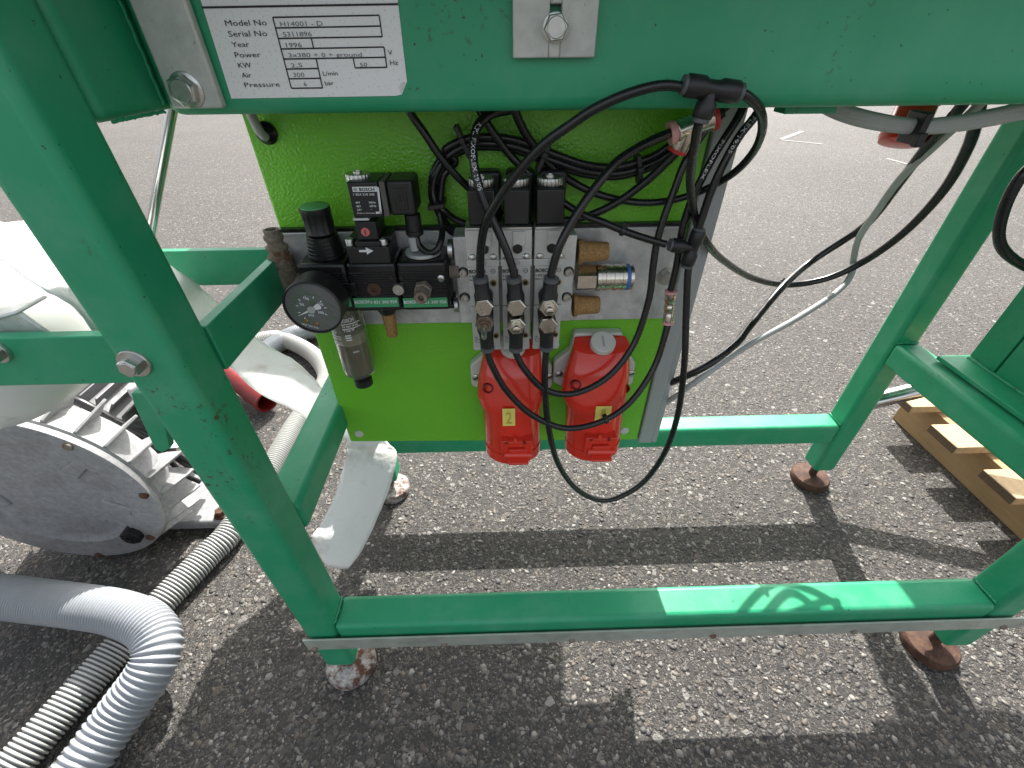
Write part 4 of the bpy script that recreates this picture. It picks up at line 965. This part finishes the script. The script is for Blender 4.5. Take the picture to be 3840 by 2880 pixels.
cable('black air hose looping from the right port of the big tee back behind the beam',
      S([(1985, 222, .398), (2060, 255, .400), (2125, 320, .408), (2148, 400, .422), (2138, 490, .440), (2090, 590, .462), (2000, 690, .485), (1890, 765, .503), (1750, 830, .516), (1600, 872, .524), (1450, 885, .528), (1300, 868, .530), (1150, 826, .530), (1010, 755, .530), (890, 665, .528), (800, 555, .522), (735, 460, .516), (690, 360, .512), (660, 260, .510)]), (.0036, .0045))
# bundle of four control leads looping on the door
def bundle(k):
    o = (-1.5+k)*12
    base = [(1900, 330, .512), (1790, 430, .520), (1690, 520, .526), (1600, 580, .530), (1500, 640, .532), (1300, 700, .532), (1100, 688, .532), (900, 622, .532), (700, 548, .531), (550, 525, .531), (400, 535, .531), (280, 600, .531), (210, 700, .530), (190, 800, .530), (205, 890, .528)]
    out = []
    for i, (x, y, yy) in enumerate(base):
        a = base[max(i-1, 0)]; b = base[min(i+1, len(base)-1)]; dx, dy = b[0]-a[0], b[1]-a[1]; l = math.hypot(dx, dy)
        out.append((x-dy/l*o*(1.6 if i < 13 else .8), y+dx/l*o*(1.6 if i < 13 else .8), yy-(k % 2)*.006))
    return out
ends = [[(235, 960, .524), (250, 1040, .516), (243, 1110, .504), (215, 1168, .498), (165, 1180, .500), (115, 1140, .505), (95, 1085, .508)],
        [(235, 960, .526), (300, 1055, .532), (395, 1085, .533), (520, 1100, .533)],
        [(260, 930, .527), (320, 980, .530), (400, 1012, .531), (520, 1040, .532)]]
blab = ['black lead from the cable loop into the plug on the tall solenoid', 'black lead from the cable loop running low behind the left valve', 'black lead from the cable loop running behind the left coil']
for k in range(3):
    ob = cable(blab[k], S(bundle(k)+ends[k]), .0039, ties=())
    if k == 1:
        for t, yy in (((375, 520), .528), ((850, 605), .528), ((1413, 690), .528), ((222, 888), .526)):
            P = Y(r5(*t), yy); d = {375: (1, 0, .45), 850: (1, 0, -.42), 1413: (1, 0, .25), 222: (.12, 0, -1)}[t[0]]
            e = MB(); u, w, a_ = frame_of(d); e.obox(P, a_*.0025, w*.0165, u*.0095); e.obox(P-V3((0, .010, 0))+w*.002, a_*.0032, w*.003, u*.003)
            e.build('cable_tie', 'black_plastic', ob, bevel=.0008)
ob = cable('black lead, outermost of the cable loop under the beam', S(bundle(3)[:12]+[(330, 640, .530), (262, 720, .529), (245, 810, .529), (240, 880, .528), (245, 925, .529), (270, 1000, .532), (330, 1065, .534)]), .0039)
MB().cyl(Y(r5(72, 1085), .508), (.12, -.1, -1), .0060, 0, .016, 14).build('cable_sleeve', 'cable_grey', bpy.data.objects['air_hose'] if False else ob)
cable('black hose from the metal tee branch back behind the right coil',
      S([(1640, 560, .503), (1630, 595, .504), (1560, 665, .508), (1450, 765, .514), (1300, 875, .520), (1150, 950, .525), (1020, 985, .528), (900, 995, .529)]), .0044)
# the family of hoses falling from the right end of the beam
ca = cable('black hose falling from the beam end into the slim metal connector',
      S([(2055, 270, .515), (2000, 385, .512), (1905, 535, .508), (1832, 660, .506), (1745, 830, .506), (1692, 970, .506), (1665, 1080, .506), (1640, 1250, .506)])+[(p2(1449, 626), .505)], .0044)
hose_print(ca, 'FIXOFLEX', S([(2000, 385, .512), (1905, 535, .508), (1832, 660, .506), (1745, 830, .506)]), .0044, .003, .3, .8)
cb = cable('black hose with white date print falling to the small lower tee',
      S([(2160, 285, .505), (2095, 385, .502), (2005, 500, .499), (1905, 680, .497), (1835, 840, .496), (1785, 990, .495), (1752, 1090, .495)]), .0044)
hose_print(cb, 'FLEX 19/05', S([(2095, 385, .502), (2005, 500, .499), (1905, 680, .497)]), .0044, .0036, .0, .72)
cable('black hose from the beam end curving round under the middle valve',
      S([(1960, 290, .520), (1900, 350, .518), (1800, 470, .514), (1692, 640, .510), (1622, 820, .507), (1562, 980, .504), (1522, 1120, .501)])+[(p2(1411, 574), .498), (p2(1401, 650), .492), (p2(1368, 745), .482), (p2(1312, 815), .468), (p2(1240, 850), .456), (p2(1178, 842), .450), (p2(1135, 800), .449), ports_dn[1]+V3((0, 0, -.006)), ports_dn[1]+V3((0, 0, .004))], .0044)
cable('black hose hanging lowest, looping from the small lower tee to the right valve',
      [(p2(1492, 562), .495), (p2(1486, 590), .492), (p2(1482, 680), .484), (p2(1478, 790), .472), (p2(1463, 900), .474), (p2(1432, 985), .474), (p2(1380, 1050), .471), (p2(1310, 1081), .468), (p2(1250, 1060), .462), (p2(1205, 1000), .455), (p2(1183, 910), .450), (p2(1177, 820), .450), ports_dn[2]+V3((0, 0, -.006)), ports_dn[2]+V3((0, 0, .004))], .0044)
cable('black hose sweeping from the slim metal connector to the left valve',
      [(p2(1443, 697), .504), (p2(1438, 720), .500), (p2(1412, 795), .488), (p2(1362, 868), .468), (p2(1300, 910), .4545), (p2(1222, 925), .450), (p2(1150, 897), .449), (p2(1095, 845), .449), (p2(1064, 792), .450), ports_dn[0]+V3((0, 0, -.006)), ports_dn[0]+V3((0, 0, .004))], .0044, ties=(.395,))
cable('black hose swinging far right from the big tee and up to the beam',
      [(r5(1780, 380), .399), (r5(1770, 420), .402), (p2(1503, 300), .415), (p2(1491, 390), .46), (p2(1503, 475), .505), (p2(1528, 525), .53), (p2(1562, 562), .575), (p2(1625, 600), .645), (p2(1700, 615), .685), (p2(1780, 603), .685), (p2(1860, 568), .675), (p2(1950, 505), .64), (p2(2035, 415), .60), (p2(2090, 320), .57), (p2(2112, 245), .555), (p2(2118, 200), .55)], (.0037, .0066), ties=(.535,))
# tee fittings
def tee(label, A, B, Cst, r, mat='black_plastic', ring=None, ends=True):
    A, B, Cst = V3(A), V3(B), V3(Cst); mid = (A+B)/2
    t = thing('tee_fitting', label, 'hose fitting', mid)
    d = unit(B-A); l = np.linalg.norm(B-A)
    MB().lathe(A, d, [(r*.92, 0), (r, .001), (r, l*.32), (r*.78, l*.40), (r*.78, l*.60), (r, l*.68), (r, l-.001), (r*.92, l)], 26).build('run_body', mat, t)
    s = unit(Cst-mid); ls = np.linalg.norm(Cst-mid)
    MB().lathe(mid, s, [(r*.70, 0), (r*.72, ls*.35), (r, ls*.5), (r, ls-.001), (r*.92, ls)], 26).build('branch_body', mat, t)
    for P, dd in ((A, -d), (B, d), (Cst, s)):
        MB().lathe(P, dd, [(r*.8, -.001), (r*.86, .0006), (r*.86, .003), (r*.6, .0036)], 22).build('release_ring', ring or 'collar_grey', t)
    return t
tee('black plastic tee fitting lying in front of the green beam', Y(r5(1695, 188), .398), Y(r5(2000, 232), .398), Y(r5(1785, 385), .398), .0079)
tee('small black tee fitting joining three hoses beside the grey profile', Y(r5(1772, 1050), .495), Y(r5(1700, 1252), .495), Y(r5(1610, 1135), .496), .0082)
# metal tee with pink and red rings
A, B, Cc = Y(r5(1610, 470), .499), Y(r5(1865, 378), .500), Y(r5(1645, 568), .503)
t = thing('tee_fitting', 'nickel plated tee fitting with pink and red release rings, just under the beam', 'hose fitting', (A+B)/2)
d = unit(B-A); l = np.linalg.norm(B-A); r = .0112
MB().lathe(A, d, [(r*.9, .004), (r, .005), (r, .007), (r*.94, .008), (r*.94, l-.006), (r, l-.005), (r, l-.003)], 28).build('run_body', 'nickel', t)
bs = A+d*l*.42; s = unit(Cc-bs); MB().lathe(bs, s, [(r*.94, 0), (r*.94, np.linalg.norm(Cc-bs)-.002), (r*.88, np.linalg.norm(Cc-bs))], 28).build('branch_body', 'nickel', t)
MB().lathe(A, d, [(r*.62, -.003), (r*.98, -.0028), (r*1.02, .0), (r*.9, .0045)], 26).build('release_ring', 'pink_plastic', t, label='pink release ring')
MB().lathe(B, d, [(r*.98, -.004), (r*1.08, -.003), (r*1.08, .001), (r*.7, .002)], 26).build('release_ring', 'red_ring', t, label='red release ring')
MB().lathe(Cc, s, [(r*.9, -.001), (r*.96, .0), (r*.92, .0025), (r*.6, .003)], 26).build('release_ring', 'red_ring', t, label='red and white release ring')
A, B = Y(p2(1449, 632), .505), Y(p2(1443, 694), .504); d = unit(B-A); l = np.linalg.norm(B-A); r = .0070
t = thing('straight_connector', 'slim nickel hose connector with pink ends, right of the mounting plate bolt', 'hose fitting', (A+B)/2)
MB().lathe(A, d, [(r, .001), (r, l*.28), (r*.9, l*.3), (r*.9, l*.42), (r, l*.44), (r, l*.56), (r*.9, l*.58), (r*.9, l*.7), (r, l*.72), (r, l-.001)], 24).build('sleeve', 'nickel', t)
MB().lathe(A, d, [(r*.6, -.003), (r*1.12, -.0028), (r*1.12, .0), (r*.9, .0012)], 22).build('release_ring', 'pink_plastic', t); MB().lathe(B, d, [(r*.9, -.0012), (r*1.12, 0), (r*1.12, .0026), (r*.6, .003)], 22).build('release_ring', 'pink_plastic', t)

# right-hand cables behind the cabinet
cable('black power cable slanting from the beam down behind the grey profile',
      [(r7(1400, 60), .545), (r7(1330, 170), .545), (r7(1130, 400), .58), (r7(950, 640), .62), (r7(800, 840), .66), (r7(690, 940), .69), (r7(400, 1130), .703), (r7(220, 1290), .648), (r7(20, 1530), .59), (p2(1590, 742), .562), (p2(1530, 788), .536), (p2(1465, 820), .548), (p2(1425, 838), .59)], .0058, name='power_cable')
cable('flat grey cable twisting from the beam down to the ground side of the grey profile',
      [(r7(1500, 100), .54), (r7(1410, 190), .543), (r7(1180, 400), .575), (r7(960, 610), .61), (r7(800, 830), .645), (r7(700, 980), .665), (r7(665, 1110), .69), (r7(650, 1210), .675), (r7(560, 1320), .655), (r7(300, 1490), .609), (r7(0, 1655), .568), (p2(1520, 812), .532), (p2(1460, 855), .545), (p2(1415, 885), .59)], .0048, 'cable_grey', name='power_cable')
for k, (yo, rr) in enumerate(((0, .0047), (9, .0045), (-9, .0046))):
    ob = cable(('grey sheathed cable in the middle of the bundle tied under the beam', 'grey sheathed cable lowest in the bundle under the beam', 'grey sheathed cable uppermost in the bundle under the beam')[k],
          [(p2(1760, 215+yo), .50), (p2(1820, 243+yo), .49), (p2(1890, 262+yo*.9), .482), (p2(1975, 273+yo*.7), .478), (p2(2060, 268+yo*.8), .476), (p2(2140, 254+yo*.9), .472), (p2(2225, 236+yo), .468)], rr, 'cable_grey', name='power_cable')
    if k == 0:
        P = Y(p2(1976, 275), .478); MB().obox(P, (.0035, 0, .0005), (0, .012, 0), (0, 0, .0135)).obox(P+V3((0, -.012, -.009)), (.004, 0, 0), (0, .004, 0), (0, 0, .006)).build('cable_tie', 'black_plastic', ob, bevel=.001)
cable('black hose loop hanging in front of the right rear post', [(p2(2300, 330), .52), (p2(2225, 362), .52), (p2(2180, 425), .52), (p2(2158, 500), .52), (p2(2172, 545), .52), (p2(2225, 580), .52), (p2(2300, 600), .52)], .0060)
# red plug hanging under the beam on the right
A = Y(p2(1953, 290), .600)
t = thing('red_plug', 'red power plug hanging behind the grey cables under the beam', 'plug', A)
r = msize(1.736*44, A)
MB().lathe((A[0], .600, A[2]), (.25, .35, 1), [(r*.6, -.012), (r*.93, -.010), (r, -.004), (r*1.0, .010), (r*.84, .016), (r*.82, .11)], 32).build('plug_body', 'red_plastic', t)
MB().lathe((A[0], .600, A[2]), (.25, .35, 1), [(r*.93, .034), (r*.97, .036), (r*.97, .044), (r*.93, .046)], 32).build('plug_ring', 'red_plastic', t)

# ------------------------------------------------------------------ left side: tank, blower, hoses, fleece, red pipe
tk = thing('white_drum', 'dirty white plastic drum with rounded underside held in the flat bar shelf', 'drum', (-.615, .437, .545))
rings = []
tcx, tcy = -.615, .437
for z, rx, ry in ((.545, .012, .012), (.5465, .035, .035), (.553, .062, .056), (.566, .088, .073), (.59, .108, .084), (.62, .118, .088), (.66, .121, .089), (.70, .118, .088), (.722, .10, .078), (.734, .06, .05), (.737, .02, .02)):
    rings.append([V3((tcx+math.copysign(abs(math.cos(a))**.85, math.cos(a))*rx, tcy+math.copysign(abs(math.sin(a))**.8, math.sin(a))*ry, z)) for a in [2*math.pi*k/48 for k in range(48)]])
MB().loft(rings).build('drum_body', 'tank_plastic', tk, sharp=80)
P = Y(p2(30, 738), .341)
MB().prism([P+V3((-.06, .006, .000)), P+V3((.030, .006, 0)), P+V3((.016, .006, .026)), P+V3((-.06, .006, .006))], (0, .004, 0)).obox(P+V3((-.022, .020, .016)), (.040, 0, .0105), (0, .016, 0), (-.0004, 0, .0016)).build('shelf_bracket', 'alu_plate', tk, bevel=.002)

bw = thing('blower', 'cast aluminium side channel blower with ribbed ring, lying on the asphalt', 'blower', (-.898, .60, 0))
BC = V3((-.898, .55, .217)); BR = .205
back = V3((0, 1, 0))
MB().lathe(BC, back, [(.001, .017), (BR*.30, .016), (BR*.64, .0125), (BR*.70, .0105), (BR*.735, .003), (BR*.96, .0), (BR, .003), (BR, .014)], 96, caps=False).build('cover_disc', 'alu_blower', bw)
ring = MB().lathe(BC, back, [(BR, .0145), (BR*1.015, .018), (BR*.985, .022), (BR*.965, .064), (BR*.91, .084), (BR*.78, .093), (BR*.4, .096)], 96).build('ring_housing', 'alu_blower', bw)
for k in range(27):
    a = 2*math.pi*k/27+.13; rd = V3((math.cos(a), 0, math.sin(a))); tn = V3((-math.sin(a), 0, math.cos(a)))
    c = BC+rd*BR*.95
    poly = [c+V3((0, .019, 0)), c+rd*.014+V3((0, .021, 0)), c+rd*.036+V3((0, .074, 0)), c+rd*.040+V3((0, .088, 0)), c+rd*.006+V3((0, .090, 0)), c-rd*.018+V3((0, .086, 0))]
    MB().prism([q-tn*.0026 for q in poly], tn*.0052).build('fin', 'alu_blower', ring, bevel=.001)
for q, m in (((250, 330), 'rust_steel'), ((523, 683), 'rust_steel'), ((1113, 1062), 'rust'), ((1165, 1385), 'rust'), ((765, 1523), 'rust')):
    P = Q(rb(*q), 1, .548); MB().lathe(P+V3((0, .004, 0)), -back, [(.0085, 0), (.008, .004), (.005, .006)], 16).build('rivet', m, bw)
P = Q(rb(1025, 1372), 1, .545); MB().lathe(P+V3((0, .014, 0)), -back, [(.020, 0), (.020, .018), (.016, .021), (.008, .021), (.007, .017)], 28).build('rubber_buffer', 'black_rubber', bw)
# raised webs on the cover
for a0 in (-.42, .62, 2.2, 3.3):
    d_ = V3((math.cos(a0), 0, math.sin(a0))); tn = V3((-math.sin(a0), 0, math.cos(a0)))
    MB().prism([BC+d_*BR*.45-tn*.016+V3((0, .010, 0)), BC+d_*BR*.72-tn*.012+V3((0, .006, 0)), BC+d_*BR*.72+tn*.012+V3((0, .006, 0)), BC+d_*BR*.45+tn*.016+V3((0, .010, 0))], (0, .010, 0)).build('cover_web', 'alu_blower', bw, bevel=.003)
mot = MB().lathe(BC+V3((0, .098, 0)), back, [(.105, 0), (.105, .25), (.09, .26)], 40).build('motor', 'motor_grey', bw)
for k in range(28):
    a = 2*math.pi*k/28; rd = V3((math.cos(a), 0, math.sin(a))); tn = V3((-math.sin(a), 0, math.cos(a)))
    MB().obox(BC+rd*.115+V3((0, .255, 0)), rd*.014, tn*.0016, (0, .095, 0)).build('motor_fin', 'motor_grey', mot)
MB().box(-.80, -.70, .735, .86, .21, .335).build('terminal_box', 'alu_cast', bw, bevel=.006, seg=3)
pb = MB().box(-.735, -.665, .66, .74, .235, .238).build('rating_plate', 'sticker', bw)
MB().box(-.90, -.66, .62, .80, .002, .030).build('foot_bracket', 'alu_blower', bw, bevel=.006)
P = V3((-.675, .64, .03)); MB().lathe(P, (0, 0, 1), [(.016, .001), (.016, .006)], 20).hexa(P, (0, 0, 1), .0115, .006, .018).build('foot_bolt', 'rust', bw)
MB().lathe((-.76, .76, .335), (0, 0, 1), [(.022, 0), (.022, .02), (.016, .024), (.014, .012)], 24).build('gland', 'zinc_bolt', bw)
cable('black motor lead running along the ribs of the blower', [Q(rb(430, 320), 1, .70), Q(rb(600, 320), 1, .69), Q(rb(900, 480), 1, .68), Q(rb(1180, 620), 1, .68), Q(rb(1400, 770), 1, .68), Q(rb(1600, 900), 1, .70)], .0085, name='motor_lead')
cable('thin black wire under the motor lead beside the blower', [Q(rb(400, 330), 1, .73), Q(rb(620, 400), 1, .72), Q(rb(1000, 560), 1, .72), Q(rb(1250, 720), 1, .72), Q(rb(1420, 880), 1, .71), Q(rb(1560, 950), 1, .71)], .0055, name='motor_lead')

def corrugated(name, label, pts, R, pitch, depth, mat, nseg=28, smp=6, duty=.5):
    P, s, Lg = resample(spline(pts, 14), .002)
    # pitch may vary along the hose: integrate the phase
    ph = np.zeros(len(s)); 
    for i in range(1, len(s)): ph[i] = ph[i-1]+.002/pitch(s[i]/Lg)
    total = ph[-1]; k = int(total*smp); tt = np.linspace(0, total, k)
    C = np.stack([np.interp(tt, ph, P[:, i]) for i in range(3)], 1)
    wv = .5+.5*np.cos(2*np.pi*tt); prof = np.clip((wv-.5)*1.6+duty, 0, 1)
    rad = R-depth*(1-prof)
    mb = MB().sweep(C, list(rad), nseg); ob = mb.build(name, mat, sharp=180)
    at = ob.data.attributes.new('groove', 'FLOAT', 'POINT'); at.data.foreach_set('value', np.repeat(1-prof, nseg).astype(np.float32))
    return tag(ob, label, 'hose')
def Z(p, z): return Q(p, 2, z)
hA = [Z(rh(-420, 330), .13), Z(rh(-200, 350), .13), Z(rh(0, 372), .128), Z(rh(300, 408), .12), Z(rh(600, 445), .115), Z(rh(850, 485), .110), Z(rh(1030, 545), .107), Z(rh(1145, 630), .103), Z(rh(1185, 740), .098), Z(rh(1160, 860), .090), Z(rh(1090, 990), .080), Z(rh(980, 1140), .068), Z(rh(850, 1320), .056), Z(rh(700, 1530), .048), Z(rh(560, 1720), .044), Z(rh(300, 2050), .042)]
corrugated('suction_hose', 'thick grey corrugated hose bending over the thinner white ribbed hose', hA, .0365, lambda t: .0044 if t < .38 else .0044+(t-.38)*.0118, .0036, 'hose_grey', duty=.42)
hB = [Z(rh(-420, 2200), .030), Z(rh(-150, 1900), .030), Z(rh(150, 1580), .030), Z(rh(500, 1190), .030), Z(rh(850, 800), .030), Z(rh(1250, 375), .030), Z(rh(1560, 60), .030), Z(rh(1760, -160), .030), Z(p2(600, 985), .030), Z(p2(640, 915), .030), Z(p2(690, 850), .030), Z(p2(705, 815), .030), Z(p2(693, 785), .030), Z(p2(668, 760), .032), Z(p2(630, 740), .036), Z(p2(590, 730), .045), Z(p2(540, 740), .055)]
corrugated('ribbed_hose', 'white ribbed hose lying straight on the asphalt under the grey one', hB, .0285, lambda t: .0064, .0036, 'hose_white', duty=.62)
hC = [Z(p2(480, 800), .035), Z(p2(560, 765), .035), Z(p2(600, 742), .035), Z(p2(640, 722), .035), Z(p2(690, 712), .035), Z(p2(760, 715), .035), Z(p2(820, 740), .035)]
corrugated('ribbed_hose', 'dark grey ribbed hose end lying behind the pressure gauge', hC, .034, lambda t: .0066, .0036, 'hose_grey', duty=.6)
A, B = Q(p2(470, 790), 2, .075), Q(p2(578, 868), 2, .045)
t = thing('red_pipe', 'dull red plastic pipe end on the asphalt beneath the white fleece', 'pipe', B)
ln = float(np.linalg.norm(B-A)); r = .036
MB().lathe(A, B-A, [(r*.92, -.25), (r*.92, ln*.72), (r, ln*.73), (r, ln), (r*.85, ln), (r*.85, ln*.6)], 36, caps=False).build('pipe_body', 'dark_red', t)
# fleece strip: two edges followed through the picture, depth by depth
rows = [((-220, 560), (-200, 600), (.46, .362)), ((-90, 505), (-80, 575), (.46, .356)), ((-10, 484), (0, 562), (.458, .352)), ((60, 476), (75, 612), (.458, .350)), ((140, 480), (165, 666), (.462, .352)), ((200, 488), (218, 730), (.468, .362)), ((300, 528), (300, 765), (.488, .43)), ((388, 587), (370, 778), (.515, .50)), ((443, 628), (420, 785), .545), ((484, 665), (455, 790), .575), ((560, 735), (497, 793), .625), ((640, 782), (560, 850), .685), ((692, 835), (640, 890), .705), ((722, 880), (690, 925), .705), ((800, 925), (742, 945), .69), ((846, 962), (750, 962), .668), ((857, 992), (748, 985), .640), ((838, 1065), (724, 1070), .590), ((808, 1135), (695, 1128), .548), ((780, 1192), (674, 1166), .514), ((752, 1230), (706, 1226), .490)]
rows = [(a, b, y if isinstance(y, tuple) else (y, y)) for a, b, y in rows]
E1 = spline([Y(p2(*a), y[0]) for a, b, y in rows], 6); E2 = spline([Y(p2(*b), y[1]) for a, b, y in rows], 6)
gr = []
for i, (a, b) in enumerate(zip(E1, E2)):
    row = []; wob = rng.normal(0, .0011)
    for j in range(13):
        u = j/12; p = a+(b-a)*u+V3((0, -.012, .022))*(math.sin(u*math.pi)*max(0, 1-i/36))
        p = p+V3((0, 0, 1))*(.004*math.sin(2.1*u*math.pi+i*.13)*math.sin(i*.21+1)*min(1, u*5, (1-u)*5))+V3((0, wob*math.sin(u*7+i), wob))+rng.normal(0, .00015, 3)
        p[2] = max(p[2], .004); row.append(p)
    gr.append(row)
fl = MB().grid(gr).build('fleece_strip', 'fleece', sharp=180)
sm = fl.modifiers.new('thick', 'SOLIDIFY'); sm.thickness = .0012
tag(fl, 'long white fleece strip draped over the drum, its end drooping to the asphalt', 'fleece')

# ------------------------------------------------------------------ pallet and tube on the right
pz = .105
xs = Z(p2(2060, 1030), 0)[0]
pa = thing('pallet', 'pale wooden pallet lying on the asphalt beyond the right end of the stand', 'pallet', (xs+.4, .5, 0))
yb = Q(rs(538, 470), 2, .0)[1]
for x in (xs, xs+.36, xs+.72): MB().box(x, x+.045, -.28, yb, .001, pz).build('stringer', 'pallet_wood', pa, bevel=.002)
zs = pz+.0005; th = .022
ysl = []
for q0, q1 in (((590, 380), (655, 420)), ((757, 500), (890, 612)), ((1012, 715), (1190, 860))):
    a, b = Q(rs(*q0), 2, zs+th), Q(rs(*q1), 2, zs+th); ysl.append((a[1], b[1], a[0], b[0]))
xe = min(y[2] for y in ysl)
k = 0
w = ysl[1][0]-ysl[1][1]; gap = ysl[1][0]-ysl[2][0]
for k in range(7):
    y1 = ysl[1][0]+gap-k*gap
    y0 = y1-w
    sl = MB().box(ysl[1][2]+rng.normal(0, .002), xs+.80, y0, y1, zs, zs+th).build('slat', 'slat_wood', pa, bevel=.0015)
    xe_ = min(v.co.x for v in sl.data.vertices)+xs+.4
    MB().box(xe_-.0014, xe_-.0002, y0+.0012, y1-.0012, zs+.0012, zs+th-.0012).build('sawn_end', 'bark', sl)
part(MB().lathe((.806, .768, .2072), (.95, 0, .312), [(.019, 0), (.0195, .001), (.0195, .42)], 28), 'brace_tube', 'steel')
# faint old paint marks far out on the asphalt
mb = MB()
for a, b, w in ((r7(215, 370), r7(345, 320), .02), (r7(215, 375), r7(470, 400), .014), (r7(870, 490), r7(1000, 525), .012)):
    A, B = Z(a, .0), Z(b, .0); mb.bar(A+V3((0, 0, .004)), B+V3((0, 0, .004)), w*2.6, np.cross(B-A, (0, 0, 1)))
pm = mb.build('paint_mark', 'white_paint_mark'); pm['kind'] = 'structure'
